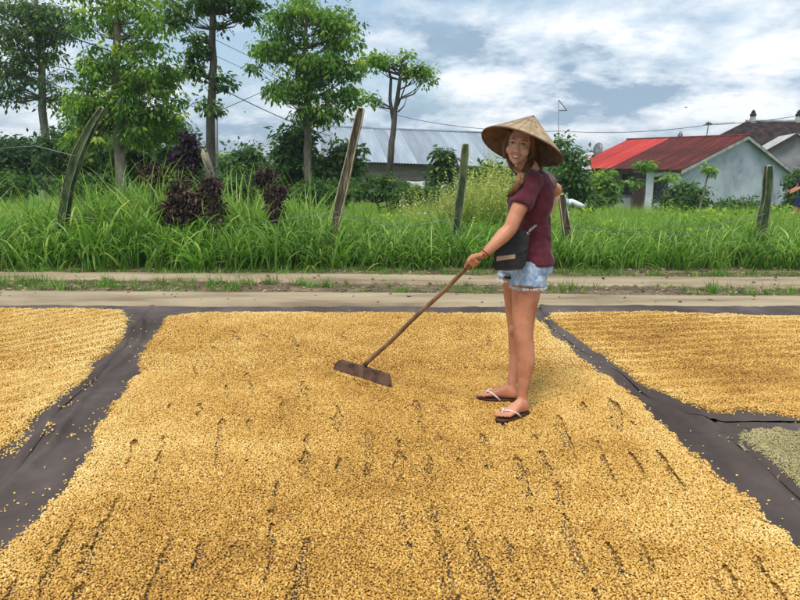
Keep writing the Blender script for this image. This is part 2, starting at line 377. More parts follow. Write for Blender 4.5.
# side wall towards the left, with door, window and a recessed porch
mb = MB()
def wseg(u0, u1, z0, z1, v=0.0, m=mb): prism(m, [HA(v, u0, z0), HA(v, u1, z0), HA(v, u1, z1), HA(v, u0, z1)], Vv * .16)
wseg(.17, .9, -1.45, .95); wseg(.9, 1.9, -1.45, -.75); wseg(.9, 1.9, .55, .95); wseg(1.9, 2.5, -1.45, .95)
wseg(2.5, 3.5, .75, .95)
mb.build('side_wall', MT['white_paint'], rh)
mb = MB(); wseg(3.5, 4.2, -1.45, .95, 1.1, mb); wseg(4.2, 5.6, -1.45, -.55, 1.1, mb); wseg(4.2, 5.6, .6, .95, 1.1, mb); wseg(5.6, LU - .17, -1.45, .95, 1.1, mb); wseg(3.55, 5.2, -1.45, -.65, .0, mb); mb.build('porch_wall', MT['plaster_grey'], rh)
def window(u0, u1, z0, z1, v=0.05, nx=3, nz=2):
    f = MB(); T = .06
    for a, b, c, d in ((u0, u1, z0, z0 + T), (u0, u1, z1 - T, z1), (u0, u0 + T, z0 + T, z1 - T), (u1 - T, u1, z0 + T, z1 - T)):
        prism(f, [HA(v - .06, a, c), HA(v - .06, b, c), HA(v - .06, b, d), HA(v - .06, a, d)], Vv * .1)
    fo = f.build('window', MT['darkwood'], rh)
    cu = (u1 - u0 - 2 * T) / nx; cz = (z1 - z0 - 2 * T) / nz
    for i in range(nx):
        for j in range(nz):
            g = MB(); a = u0 + T + i * cu + .015; c = z0 + T + j * cz + .015
            prism(g, [HA(v, a, c), HA(v, a + cu - .03, c), HA(v, a + cu - .03, c + cz - .03), HA(v, a, c + cz - .03)], Vv * .01)
            g.build('pane', MT['glass'], fo)
window(.9, 1.9, -.75, .55); window(4.2, 5.6, -.55, .6, 1.15)
d = MB(); prism(d, [HA(.02, 2.52, -1.45), HA(.02, 3.48, -1.45), HA(.02, 3.48, .74), HA(.02, 2.52, .74)], Vv * .05); do = d.build('door', MT['darkwood'], rh)
d = MB(); d.sph(HA(-.01, 3.35, -.4), .05, 8, 6); d.build('handle', MT['metal'], do)
for u in (5.25, 6.7, 8.2):
    d = MB(); d.tube([HA(-.1, u, -1.45), HA(-.1, u, 1.0)], .08, 6); d.build('porch_post', MT['darkwood'], rh)
n1_ = 6; n2_ = 4; us = 5.06
sl_ = (ZT - ZL) / VM; eL = -.35
lay_sheets(rh, HA(VM, us, ZT), HA(VM, -.25, ZT), HA(eL, us, ZT - sl_ * (VM - eL)), HA(eL, -.25, ZT - sl_ * (VM - eL)), n1_, [MT['rust_sheet']] * n1_, nper=6)
lay_sheets(rh, HA(VM, LU + .2, ZT), HA(VM, us, ZT), HA(eL, LU + .2, ZT - sl_ * (VM - eL)), HA(eL, us, ZT - sl_ * (VM - eL)), n2_, [MT['red_sheet']] * n2_, nper=6)
slr = (ZT - ZR) / (WV - VM); eR = WV + .35
lay_sheets(rh, HA(VM, -.25, ZT), HA(VM, LU + .2, ZT), HA(eR, -.25, ZT - slr * (eR - VM)), HA(eR, LU + .2, ZT - slr * (eR - VM)), 9, [MT['rust_sheet']] * 9, nper=6)
for (va, za, vb, zb) in ((VM, ZT, eL, ZT - sl_ * (VM - eL)), (VM, ZT, eR, ZT - slr * (eR - VM))):
    b = MB(); prism(b, [HA(va, -.28, za - .02), HA(vb, -.28, zb - .02), HA(vb, -.28, zb - .18), HA(va, -.28, za - .18)], U * .04); b.build('barge_board', MT['fascia'], rh)
b = MB(); b.tube([HA(VM, -.28, ZT + .02), HA(VM, LU + .22, ZT + .02)], .07, 8); b.build('ridge_cap', MT['rust_sheet'], rh, True)
b = MB(); b.tube([HA(eL + .08, -.2, ZT - sl_ * (VM - eL) - .06), HA(eL + .08, LU, ZT - sl_ * (VM - eL) - .06)], .05, 6); b.build('eave_beam', MT['darkwood'], rh)
# satellite dish over the eave
ds = empty('satellite_dish', P(599, 156, 43), 'small dark satellite dish above the far left corner of the red roof', 'satellite dish')
c_ = P(598, 149, 43); ax = V3((-.55, -.75, .35)).normalized(); s1 = ax.cross(UP).normalized(); s2 = s1.cross(ax)
b = MB(); b.loft([(c_ - ax * .1, s1 * .05, s2 * .05), (c_ - ax * .07, s1 * .2, s2 * .28), (c_, s1 * .3, s2 * .42), (c_ + ax * .01, s1 * .3, s2 * .42), (c_ - ax * .05, s1 * .1, s2 * .15)], 16); b.build('dish', MT['metal'], ds, True)
b = MB(); b.tube([c_ - ax * .08, P(599, 160, 43), P(599, 168, 43)], .03, 6); b.build('arm', MT['metal'], ds)

# --- dark tiled hip roof house behind
def quadroof(mb, pts, th=.12): prism(mb, pts, V3((0, 0, -th)))
hb = empty('house', V3((27.5, 52, -1.8)), 'dark brown tiled hip roof with two small finials rising behind the white gable', 'house')
rA, rB = P(746, 121.5, 53), P(840, 121.5, 53); rB.z = rA.z
eN = [V3((23.2, 48, 1.7)), V3((40, 48, 1.7)), V3((40, 58, 1.7)), V3((23.2, 58, 1.7))]
b = MB(); b.add([rA, rB] + eN, [(0, 1, 3, 2), (0, 2, 5), (1, 4, 3), (0, 5, 4, 1), (2, 3, 4, 5)]); b.build('roof', MT['tile'], hb)
b = MB(); b.box((31.6, 53, -.1), (15.6, 9, 3.55)); b.build('wall', MT['plaster_grey'], hb)
b = MB(); b.tube([rA, rB], .13, 6); b.build('ridge_cap', MT['plaster_grey'], hb)
for px in (752.5, 798):
    q = P(px, 121.5, 53); b = MB()
    b.loft([(q + UP * z_, V3((r_, 0, 0)), V3((0, r_, 0))) for z_, r_ in ((-.1, .28), (.1, .24), (.35, .18), (.37, .2))], 10); fo = b.build('finial', MT['fascia'], hb, False)
    b = MB(); b.loft([(q + UP * z_, V3((r_, 0, 0)), V3((0, r_, 0))) for z_, r_ in ((.37, .2), (.5, .24), (.62, .15), (.68, .16), (.85, .04))], 10); b.build('cap', MT['tile'], fo)
# --- grey gabled house at the right edge
hc0 = P(797, 133, 39)
hc = empty('house', V3((hc0.x, 39, -1.5)), 'grey plastered gable with pale weathered roof at the right edge behind the white gable', 'house')
Uc = V3((.35, .937, 0)).normalized(); Vc = V3((.937, -.35, 0)).normalized()
def HC(v, u, z): return V3((hc0.x, hc0.y, 0)) + Vc * v + Uc * u + UP * z
zt = hc0.z
b = MB(); prism(b, [HC(-3, .1, -1.5), HC(3, .1, -1.5), HC(3, .1, zt - 2), HC(0, .1, zt - .1), HC(-3, .1, zt - 2)], Uc * 6); b.build('wall', MT['plaster_grey'], hc)
for s_ in (-1, 1):
    b = MB(); prism(b, [HC(0, -.2, zt), HC(0, 6.2, zt), HC(3.3 * s_, 6.2, zt - 2.15), HC(3.3 * s_, -.2, zt - 2.15)], V3((0, 0, -.07))); b.build('roof', MT['grey_roof'], hc)
b = MB(); prism(b, [HC(0, -.24, zt + .02), HC(-3.3, -.24, zt - 2.13), HC(-3.3, -.24, zt - 2.3), HC(0, -.24, zt - .16)], Uc * .035); b.build('barge_board', MT['darkwood'], hc)
# --- small lean-to roof left of the red house
sh0 = P(585, 175, 40); shd = empty('lean_to', V3((sh0.x, 40, -1.4)), 'little grey lean-to shed with peeling sheet roof left of the red roof', 'shed')
q = [P(566, 157, 41), P(592, 152, 44), P(604, 168, 41), P(578, 170, 38.5)]
b = MB(); quadroof(b, [q[0], q[1], q[2], q[3]], .05); b.build('roof', MT['grey_roof'], shd)
for a, b_ in ((q[3], 0), (q[0], 0), (q[2], 0)):
    b = MB(); b.tube([V3((a.x, a.y, -1.5)) + V3((.05, 0, 0)), V3((a.x + .05, a.y, a.z - .05))], .06, 6); b.build('post', MT['darkwood'], shd)
b = MB(); b.box(((q[0].x + q[2].x) / 2, 40.9, -.4), (1.8, .1, 1.9)); b.build('wall', MT['plaster_grey'], shd)
# --- long warehouse with zinc roof
wA, wB = P(316, 126.5, 46), P(502, 134, 49); wC, wD = P(312, 158.5, 41), P(511, 168, 43.5)
wh = empty('warehouse', V3(((wA.x + wB.x) / 2, 45, -1.4)), 'long low warehouse with bluish grey corrugated metal roof and brown wall', 'warehouse')
nW = 14
lay_sheets(wh, wA, wB, wC, wD, nW, [MT['zinc']] * nW, nper=5, amp=.016)
b = MB()
for i, (a, bb) in enumerate(((wC, wD),)):
    a2 = a + V3((.4, .7, -.06)); b2 = bb + V3((-.3, .7, -.06))
    prism(b, [V3((a2.x, a2.y, -2)), V3((b2.x, b2.y, -2)), b2, a2], V3((-.05, .2, 0)))
b.build('front_wall', MT['block'], wh)
b = MB(); a2 = wD + V3((-.3, .9, -.1)); b2 = wB + V3((-.3, 0, -.1)); prism(b, [V3((a2.x, a2.y, -2)), V3((b2.x, b2.y + 3, -2)), b2 + V3((0, 3, -1.3)), b2, a2], V3((-.2, 0, 0))); b.build('end_wall', MT['block'], wh)
b = MB(); a3 = wC + V3((.4, .9, -.1)); b3 = wA + V3((.4, 0, -.1)); prism(b, [V3((a3.x, a3.y, -2)), V3((b3.x, b3.y + 3, -2)), b3 + V3((0, 3, -1.3)), b3, a3], V3((.2, 0, 0)))
b.build('end_wall', MT['block'], wh)
b = MB(); b.tube([wA + UP * .02, wB + UP * .02], .09, 8); b.build('ridge_cap', MT['zinc'], wh, True)
b = MB(); quadroof(b, [wA, wB, wB + V3((0, 5, -2)), wA + V3((0, 5, -2))], .03); b.build('back_roof', MT['zinc'], wh)
b = MB(); prism(b, [wC + UP * -.03, wD + UP * -.03, wD + UP * -.16, wC + UP * -.16], V3((0, .05, 0))); b.build('fascia', MT['darkwood'], wh)
# laundry on a line by the warehouse
def cloth(name, px0, px1, py0, py1, Y, mat, label, cat, seed):
    a = P(px0, py0, Y); b = P(px1, py0, Y); c = P(px0, py1, Y); n = 14; t = np.linspace(0, 1, n)
    Tx, Tz = np.meshgrid(t, t); X = a.x + (b.x - a.x) * Tx; Zg = a.z + (c.z - a.z) * Tz - .04 * np.sin(Tx * 3.14); Yg = Y + .06 * np.sin(Tx * 14 + seed) * (.3 + Tz)
    o = link(name, grid_mesh(name, X, Yg, Zg), mat, None, True); md = o.modifiers.new('s', 'SOLIDIFY'); md.thickness = .01
    return setprops(o, label, cat)
MT['white_cloth'] = material('white_cloth', (.72, .74, .76), rough=.9); MT['dark_cloth'] = material('dark_cloth', (.025, .025, .04), rough=.9)
cloth('laundry', 407, 425, 181, 190, 33, MT['white_cloth'], 'white cloth hanging in front of the warehouse wall', 'laundry', 0)
cloth('laundry', 426, 441, 179, 189, 33.2, MT['dark_cloth'], 'black cloth hanging beside the white one before the warehouse', 'laundry', 2)

lo_ = empty('clothes_line', P(399, 200, 33.1), 'clothes line on two thin posts before the warehouse', 'clothes line')
b = MB(); b.tube([P(399, 179.5, 33.1), P(424, 181, 33.1), P(447, 178, 33.1)], .012, 5); b.build('cord', MT['wire'], lo_)
for px in (399, 447):
    t = P(px, 177, 33.1); b = MB(); b.tube([V3((t.x, t.y, -1.4)), t], .035, 6); b.build('post', MT['darkwood'], lo_)
# --- poles, antennas, cables
def pole(name, px, py0, py1, Y, r, label, cat):
    a = P(px, py1, Y); a.z = float(ground_z(a.x, Y)); t = P(px, py0, Y); o = empty(name, a, label, cat)
    b = MB(); b.tube([a, t], [r, r * .7], 8); b.build('pole', MT['metal'], o, True); return o, t
o, t = pole('utility_pole', 216.5, 108, 200, 30, .075, 'thin grey utility pole beside the dark tree trunk', 'pole')
b = MB(); b.box(t + UP * -.25, (.9, .06, .07)); b.build('cross_arm', MT['metal'], o)
o, t = pole('antenna_mast', 558.5, 100, 200, 45, .03, 'tall thin mast with triangular tip behind the straw hat', 'antenna')
b = MB(); k = P(567, 110.5, 45); b.tube([t, k], .03, 5); b.tube([k, P(558.5, 110.5, 45)], .03, 5); b.build('bracket', MT['metal'], o)
an0 = P(705.5, 140, 44); an = empty('tv_antenna', an0, 'television antenna with spiky elements on the ridge of the rusty roof', 'antenna')
b = MB(); b.tube([an0 + UP * -.4, P(708.5, 124, 44)], .03, 6); b.build('mast', MT['metal'], an)
b = MB(); a = P(704, 124.5, 44); c_ = P(734, 122.5, 44); b.tube([a, c_], .015, 5)
for i in range(14):
    q = a.lerp(c_, i / 13); b.box(q, (.012, .5, .012)); b.box(q, (.012, .012, .1))
b.build('boom', MT['wire'], an)
b = MB(); q = P(708.5, 123.5, 44)
for i in range(9): 
    th = i * .7; b.tube([q, q + V3((math.cos(th) * .22, .1 * math.sin(th * 2), .13 * math.sin(th)))], .022, 4)
b.build('reflector', MT['wire'], an)
vp0 = P(680, 139, 45); vp = empty('vent_finial', vp0, 'small dark pointed finial standing behind the rusty roof ridge', 'finial')
b = MB(); b.loft([(vp0 + UP * z_, V3((r_, 0, 0)), V3((0, r_, 0))) for z_, r_ in ((-.6, .12), (.05, .12), (.2, .17), (.35, .12), (.5, .03))], 8); b.build('cap', MT['metal'], vp)
def cable(pts, r, label, sag=0.0):
    V = [P(*p) for p in pts]; q = []
    for i in range(len(V) - 1):
        for k in range(14):
            t = k / 14; p = V[i].lerp(V[i + 1], t); p.z -= sag * 4 * t * (1 - t); q.append(p)
    q.append(V[-1]); b = MB(); b.tube(q, r, 5); o = b.build('cable', MT['wire'], None, True); return setprops(o, label, 'cable')
cable([(-260, -90, 16), (216, 86, 30), (330, 136, 44)], .022, 'thick dark cable falling right from the utility pole past the tree', .15)
cable([(-200, 5, 22), (75, 70, 28), (216, 112, 30)], .012, 'thin cable crossing the sky at the far left', .1)
cable([(100, -40, 18), (216, 40, 28), (330, 88, 46)], .012, 'upper thin cable above the thick one, between the trees', .15)
cable([(100, -10, 18), (216, 56, 28), (330, 100, 46)], .010, 'lower thin cable above the thick one, between the trees', .15)
cable([(216, 112, 30), (300, 72, 60), (400, 116, 47), (480, 128.5, 47), (560, 131, 47)], .018, 'cable passing over the warehouse towards the hat', .1)
cable([(560, 131, 47), (708, 125, 45), (860, 103, 45)], .018, 'cable from the thin mast over the red roof to the right edge', .25)
def bird(px, py, Y, label):
    c = P(px, py, Y); b = MB(); b.ell(c, (.25, 0, 0), (0, .08, 0), (0, 0, .06), 8, 6)
    for s in (-1, 1): b.add([c + V3((.1, 0, .02)), c + V3((-.12, 0, .02)), c + V3((-.1, .5 * s, .14)), c + V3((.05, .5 * s, .15)), c + V3((-.05, .95 * s, .05))], [(0, 1, 2, 3), (2, 4, 3)])
    b.add([c + V3((-.25, .03, 0)), c + V3((-.25, -.03, 0)), c + V3((-.45, -.1, 0)), c + V3((-.45, .1, 0))], [(0, 1, 2, 3)])
    setprops(b.build('bird', MT['wire'], None), label, 'bird')
bird(686, 107.5, 140, 'tiny dark bird in the sky above the red roof')
bird(245, 112, 140, 'tiny dark bird in the sky between the left trees')

# ------------------------------------------------------------------ vegetation
LT = np.array([(0, 0, 0), (.45, .5, .06), (.5, 0, -.03), (.45, -.5, .06), (1, 0, -.12)], float)
LF = np.array([(0, 2, 1), (0, 3, 2), (1, 2, 4), (2, 3, 4)])
def leaves(pos, d, nrm, size, wid, tone):
    n = len(pos); d = d / np.linalg.norm(d, axis=1, keepdims=True); s = np.cross(nrm, d); s /= np.linalg.norm(s, axis=1, keepdims=True) + 1e-9
    nn = np.cross(d, s)
    V = pos[:, None, :] + size[:, None, None] * (LT[None, :, 0:1] * d[:, None, :] + LT[None, :, 1:2] * wid * s[:, None, :] + LT[None, :, 2:3] * nn[:, None, :])
    F = LF[None] + (np.arange(n) * 5)[:, None, None]
    return V.reshape(-1, 3), F.reshape(-1, 3), np.repeat(tone, 5)
def ellipsoid_pts(n, c, r, shell=.45):
    v = RS.normal(size=(n, 3)); v /= np.linalg.norm(v, axis=1, keepdims=True)
    rad = (shell + (1 - shell) * RS.rand(n, 1)) ; return np.array(c)[None] + v * rad * np.array(r)[None], v
def foliage(clusters, per, spread, size, wid=.55, droop=.5, tone0=.45, tvar=.18, bright=.12, up=.6):
    """clusters (K,3): leafy sprays at the twig ends"""
    K = len(clusters); ct = tone0 + tvar * RS.normal(size=K); b_ = RS.rand(K) < bright; ct = np.where(b_, ct + .32, ct)
    idx = np.repeat(np.arange(K), per); n = len(idx)
    v = RS.normal(size=(n, 3)); v[:, 2] = v[:, 2] * .55; v /= np.linalg.norm(v, axis=1, keepdims=True)
    sp = spread * (.7 + .6 * RS.rand(K))[idx]
    pos = clusters[idx] + v * (sp * RS.rand(n) ** .5)[:, None] * np.array((1, 1, .8)); pos[:, 2] -= .35 * sp * (np.hypot(v[:, 0], v[:, 1]) * RS.rand(n)) * droop
    d = v + np.array((0, 0, -droop)) + RS.normal(size=(n, 3)) * .3
    nr = np.array((0, 0, 1.0)) * up + v * .5 + RS.normal(size=(n, 3)) * .35
    sz = size * (.45 + 1.1 * RS.rand(n) ** 1.5); tn = np.clip(ct[idx] + RS.normal(size=n) * .09, 0, 1)
    return leaves(pos, d, nr, sz, wid, tn)
def branchset(mb, trunk, clusters, r0, n=5):
    tz = [p.z for p in trunk]
    lo_ = int(len(trunk) * .34)
    for c in clusters:
        c = V3(c); best = None
        for i, p in enumerate(trunk[lo_:]):
            hd = math.hypot(c.x - p.x, c.y - p.y); sc_ = abs((c.z - .5 * hd) - p.z) + hd * .4
            if best is None or sc_ < best[0]: best = (sc_, p)
        p = best[1]; L = (c - p).length; m = p.lerp(c, .5) + V3((rnd.uniform(-.1, .1), rnd.uniform(-.1, .1), -.02 - .1 * L * rnd.random())) * 1
        m2 = p.lerp(c, .8) + V3((rnd.uniform(-.06, .06), rnd.uniform(-.06, .06), .03 * L))
        mb.tube([p, m, m2, c], [r0, r0 * .6, r0 * .35, r0 * .15], 5, cap=False)
def plant(name, trunk_pts, radii, blobs, per, spread, size, lmat, bmat, label, cat, group=None, r0=.03, wid=.55, droop=.5, tone0=.45, tvar=.16, bright=.12, shell=.4, part='crown', tp='trunk', up=.6):
    tr = [V3(p) for p in trunk_pts]; base = tr[0].copy()
    root = empty(name, base, label, cat, group)
    # refine trunk
    q = []; rr = []
    for i in range(len(tr) - 1):
        for k in range(4):
            t = k / 4; q.append(tr[i].lerp(tr[i + 1], t) + V3((rnd.uniform(-1, 1), rnd.uniform(-1, 1), 0)) * radii[i] * .22); rr.append(radii[i] + (radii[i + 1] - radii[i]) * t)
    q.append(tr[-1]); rr.append(radii[-1])
    mb = MB(); mb.tube(q, rr, 9)
    cl = np.concatenate([ellipsoid_pts(int(k * (1.55 if cat == 'tree' else 1)), c, r, shell)[0] for (c, r, k) in blobs])
    if cat == 'tree':
        g_ = fbm(cl[:, 0] * 2.1 + cl[:, 1] * .6, cl[:, 2] * 3.0 + cl[:, 1] * .8, int(base.x * 7) + 90, 2); cl = cl[g_ > np.quantile(g_, .24)]
    branchset(mb, q, cl, r0)
    mb.build(tp, bmat, root, True)
    V, F, T = foliage(cl, per, spread, size, wid, droop, tone0, tvar, bright, up)
    o = link(part, np_mesh(part, V, F, {'tone': T}), lmat, root, False); o['kind'] = 'stuff'
    return root
def gp(px, Y):
    a = P(px, 158, Y); return V3((a.x, Y, float(ground_z(a.x, Y)) - .03))
def blob(px, py, Y, rx, rz, k, ry=None, dY=0):
    s = Y / FPX; return (tuple(P(px, py, Y + dY)), (rx * s, (ry or rx * .8) * s, rz * s), k)
TG = 'roadside trees'
# T2: big bright-leaved tree, left
plant('tree', [gp(119, 17), P(118, 130, 17), P(116, 70, 17), P(118, 10, 17), P(120, -60, 17)], [.15, .12, .10, .07, .03],
      [blob(128, 10, 17, 52, 42, 62), blob(128, 60, 17, 48, 34, 56), blob(92, 75, 17, 22, 22, 18), blob(150, 100, 17, 42, 24, 46), blob(100, 110, 17, 30, 22, 26), blob(165, 78, 17, 22, 16, 14), blob(85, 135, 18, 30, 16, 34), blob(155, 128, 18, 36, 16, 40), blob(122, 128, 17, 34, 12, 26), blob(85, 100, 17, 24, 20, 20)],
      46, .27, .125, MT['leaf'], MT['bark'], 'big tree with pale trunk and bright yellow-green leaf tufts, second from the left', 'tree', TG, r0=.017, droop=.9, wid=.48, tone0=.42, tvar=.2, bright=.24)
# T1: far left tree
plant('tree', [gp(43, 26), P(43, 110, 26), P(41, 60, 26), P(36, 10, 26), P(34, -40, 26)], [.17, .14, .12, .09, .04],
      [blob(10, 20, 26, 50, 28, 60), blob(55, 22, 26, 34, 24, 36), blob(12, 62, 26, 34, 16, 34), blob(50, 78, 26, 24, 10, 18), blob(5, 90, 26, 16, 14, 12), blob(60, 98, 26, 22, 10, 12), blob(40, 50, 26, 24, 9, 10)],
      44, .42, .165, MT['leaf_dark'], MT['bark'], 'far left tree with dark spreading tiers of leaves and a slim grey trunk', 'tree', TG, r0=.028, droop=.8, wid=.48, tone0=.55, tvar=.2, bright=.14)
# T3: tall dark trunk
plant('tree', [gp(209, 15), P(210, 130, 15), P(213, 60, 15), P(212, 0, 15), P(216, -60, 15)], [.12, .095, .075, .06, .03],
      [blob(212, -4, 15, 46, 10, 32), blob(182, 14, 15, 26, 12, 16), blob(196, 45, 15, 10, 24, 10), blob(222, 40, 15, 10, 20, 9), blob(200, 95, 15, 9, 40, 9), blob(224, 75, 15, 8, 12, 5), blob(203, 70, 15, 12, 12, 6), blob(215, 110, 15, 12, 8, 5), blob(250, 8, 15, 16, 12, 10)],
      30, .20, .12, MT['leaf_dark'], MT['bark_dark'], 'tall thin tree with dark bare trunk and sparse leaves under the top edge', 'tree', TG, r0=.014, droop=.7, tone0=.5)
# T4: round crowned tree
plant('tree', [gp(309, 20), P(308, 150, 20), P(307, 100, 20), P(304, 60, 20), P(306, 15, 20)], [.13, .11, .10, .07, .03],
      [blob(305, 18, 20, 42, 20, 62), blob(340, 30, 20, 30, 22, 34), blob(275, 45, 20, 24, 16, 22), blob(318, 62, 20, 40, 16, 44), blob(268, 78, 20, 24, 18, 26), blob(300, 88, 20, 32, 14, 30), blob(352, 95, 20, 26, 10, 22), blob(318, 112, 20, 28, 10, 22), blob(340, 65, 20, 26, 12, 16)],
      44, .28, .13, MT['leaf'], MT['bark'], 'round crowned leafy tree with drooping leaves left of the warehouse roof', 'tree', TG, r0=.016, droop=.95, wid=.48, tone0=.40, tvar=.2, bright=.14)
# T5: small umbrella tree on two thin stems
plant('tree', [gp(388, 24), P(391, 150, 24), P(394, 120, 24), P(400, 80, 24), P(402, 62, 24)], [.14, .11, .09, .06, .03],
      [blob(392, 60, 24, 26, 10, 20), blob(375, 64, 24, 14, 10, 12), blob(420, 70, 24, 13, 7, 11), blob(428, 80, 24, 5, 4, 3), blob(372, 100, 24, 10, 5, 5)],
      34, .26, .145, MT['leaf'], MT['bark_dark'], 'small flat topped tree on forked dark stems standing before the warehouse', 'tree', TG, r0=.03, droop=.5, tone0=.42, bright=.15)
t5 = [o for o in C.objects if o.name.startswith('tree')][-1]
b = MB(); b.tube([P(394, 124, 24), P(390, 100, 24), P(391, 78, 24), P(387, 66, 24)], [.07, .06, .05, .02], 7); b.tube([P(398, 112, 24), P(404, 106, 24), P(407, 97, 24)], [.03, .02, .008], 5); b.tube([P(398, 106, 24), P(406, 84, 24), P(406, 76, 24)], [.03, .02, .01], 5); b.build('limb', MT['bark_dark'], t5, True)
# bushes -------------------------------------------------------------
def bush(name, px, Y, blobs, per, size, mat, label, cat='bush', group=None, spread=None, **kw):
    g = gp(px, Y); top = V3(blobs[0][0]); m = MT['bark_dark']
    return plant(name, [g, g.lerp(top, .5), top], [.06, .045, .02], blobs, per, spread or size * 1.6, size, mat, m, label, cat, group, r0=.018, part='foliage', tp='stem', **kw)
bush('bush', 22, 22, [blob(22, 158, 22, 34, 22, 60), blob(0, 165, 22, 30, 22, 40)], 45, .15, MT['leaf_dark'], 'dark dense bush at the far left', tone0=.25, tvar=.15)
bush('bush', 70, 21, [blob(72, 152, 21, 32, 26, 90), blob(102, 158, 21, 30, 26, 70)], 45, .16, MT['leaf_dark'], 'rounded dark green bush behind the leaning cactus post', tone0=.42)
bush('bush', 8, 30, [blob(6, 143, 30, 14, 9, 18), blob(25, 150, 30, 20, 8, 20)], 40, .2, MT['leaf_dark'], 'small bluish dark bush on the skyline at the left edge', tone0=.3)
bush('bush', 130, 20, [blob(130, 158, 20, 40, 24, 100)], 45, .17, MT['leaf_dark'], 'dense green bush under the bright leafed tree', tone0=.5)
bush('bush', 188, 19, [blob(186, 155, 19, 24, 20, 34)], 40, .18, MT['leaf_dark'], 'bush behind the purple plant beside the dark trunk', tone0=.5)
bush('bush', 245, 26, [blob(243, 166, 26, 26, 16, 50), blob(250, 152, 26, 10, 8, 14)], 40, .18, MT['leaf_dark'], 'bush with a small raised top on the skyline between pole and round tree', tone0=.48, tvar=.12)
bush('bush', 300, 21, [blob(296, 145, 21, 24, 22, 50), blob(300, 168, 21, 34, 18, 50)], 42, .18, MT['leaf_dark'], 'green bush around the foot of the round crowned tree', tone0=.45)
bush('bush', 345, 21, [blob(345, 158, 21, 18, 24, 44), blob(335, 175, 21, 24, 16, 30)], 42, .17, MT['leaf_dark'], 'leafy bush behind the pale weathered post', tone0=.55)
bush('bush', 385, 20, [blob(372, 187, 20, 34, 10, 56), blob(405, 191, 20, 22, 6, 24)], 44, .14, MT['leaf_dark'], 'low hedge-like bush in front of the warehouse wall', tone0=.45)
bush('bush', 445, 23, [blob(446, 160, 23, 9, 12, 14), blob(443, 172, 23, 8, 10, 10)], 34, .2, MT['leaf_dark'], 'slim bush before the warehouse beside the upright cactus post', tone0=.42)
bush('bush', 492, 19, [blob(490, 178, 19, 22, 14, 36), blob(505, 190, 19, 20, 12, 20)], 40, .16, MT['leaf_dark'], 'dark bush behind the hat and hair of the woman', tone0=.35)
bush('bush', 572, 22, [blob(572, 172, 22, 16, 22, 44), blob(563, 148, 22, 8, 14, 9), blob(586, 198, 22, 18, 9, 24), blob(580, 184, 22, 12, 10, 14)], 40, .16, MT['leaf_dark'], 'tall ragged bush just right of the hat', tone0=.55)
bush('climber', 607, 30, [blob(604, 178, 30, 11, 12, 24), blob(609, 194, 30, 10, 12, 20)], 36, .2, MT['leaf'], 'leafy climber on a dark post at the corner of the house porch', 'climbing plant', tone0=.4)
bush('bush', 686, 27, [blob(686, 196, 27, 23, 15, 80), blob(678, 204, 27, 22, 10, 30)], 46, .16, MT['leaf_dark'], 'rounded dense bush at the left corner of the white gable', tone0=.5)
for i, (px, py, rx, rz, t_, lb) in enumerate(((726, 208, 12, 9, .5, 'low bush at the foot of the gable wall, nearest the thin stemmed sapling'), (744, 207, 14, 9, .42, 'middle low bush at the foot of the gable wall'), (780, 214, 13, 12, .5, 'rough bush right of the tall cactus post'), (795, 190, 8, 22, .5, 'bush against the right edge beside the gable corner'))):
    bush('bush', px, 26, [blob(px, py, 26, rx, rz, 34)], 38, .15, MT['leaf_dark'], lb, tone0=t_)
for i, (px, py, Y, rx, rz, t_, k_, lb) in enumerate(((10, 184, 20, 34, 12, .5, 50, 'low bushes at the field edge, leftmost'), (90, 186, 20, 44, 12, .45, 60, 'low bushes at the field edge behind the curved cactus post'), (170, 184, 20, 40, 13, .5, 60, 'low bushes at the field edge behind the withered mound'), (250, 186, 22, 44, 12, .42, 60, 'low bushes at the field edge behind the withered tuft'), (330, 190, 19, 44, 10, .5, 60, 'low bushes at the field edge around the weathered post'), (430, 194, 19, 40, 9, .6, 50, 'low bushes at the field edge behind the pale weeds'))):
    bush('hedge', px, Y, [blob(px, py, Y, rx, rz, k_ + 20)], 44, .14, MT['leaf_dark'], lb, 'hedge', tone0=t_)
# papaya-like saplings with a tuft on a thin stem
def sapling(px, py, pxb, Y, r, label, size=.3, k=10):
    g = gp(pxb, Y); t = P(px, py, Y)
    plant('sapling', [g, g.lerp(t, .55) + V3((.05, 0, 0)), t], [.045, .035, .025], [(tuple(t), (r, r, r * .45), k)], 14, .22, size, MT['leaf'], MT['bark'], label, 'young tree', 'saplings by the house', r0=.014, droop=.55, tone0=.4, part='crown')
sapling(646, 165, 646, 30, .42, 'sapling with broad tuft in front of the side wall of the red roofed house', .22, 14)
sapling(632, 182, 634, 30, .34, 'short sapling left of the tufted one by the house porch', .2, 10)
sapling(668, 176, 660, 29, .3, 'yellowish sapling leaning before the window of the house', .2, 8)
sapling(709, 168, 700, 25, .22, 'spindly sapling with a tiny tuft in front of the white gable', .22, 6)
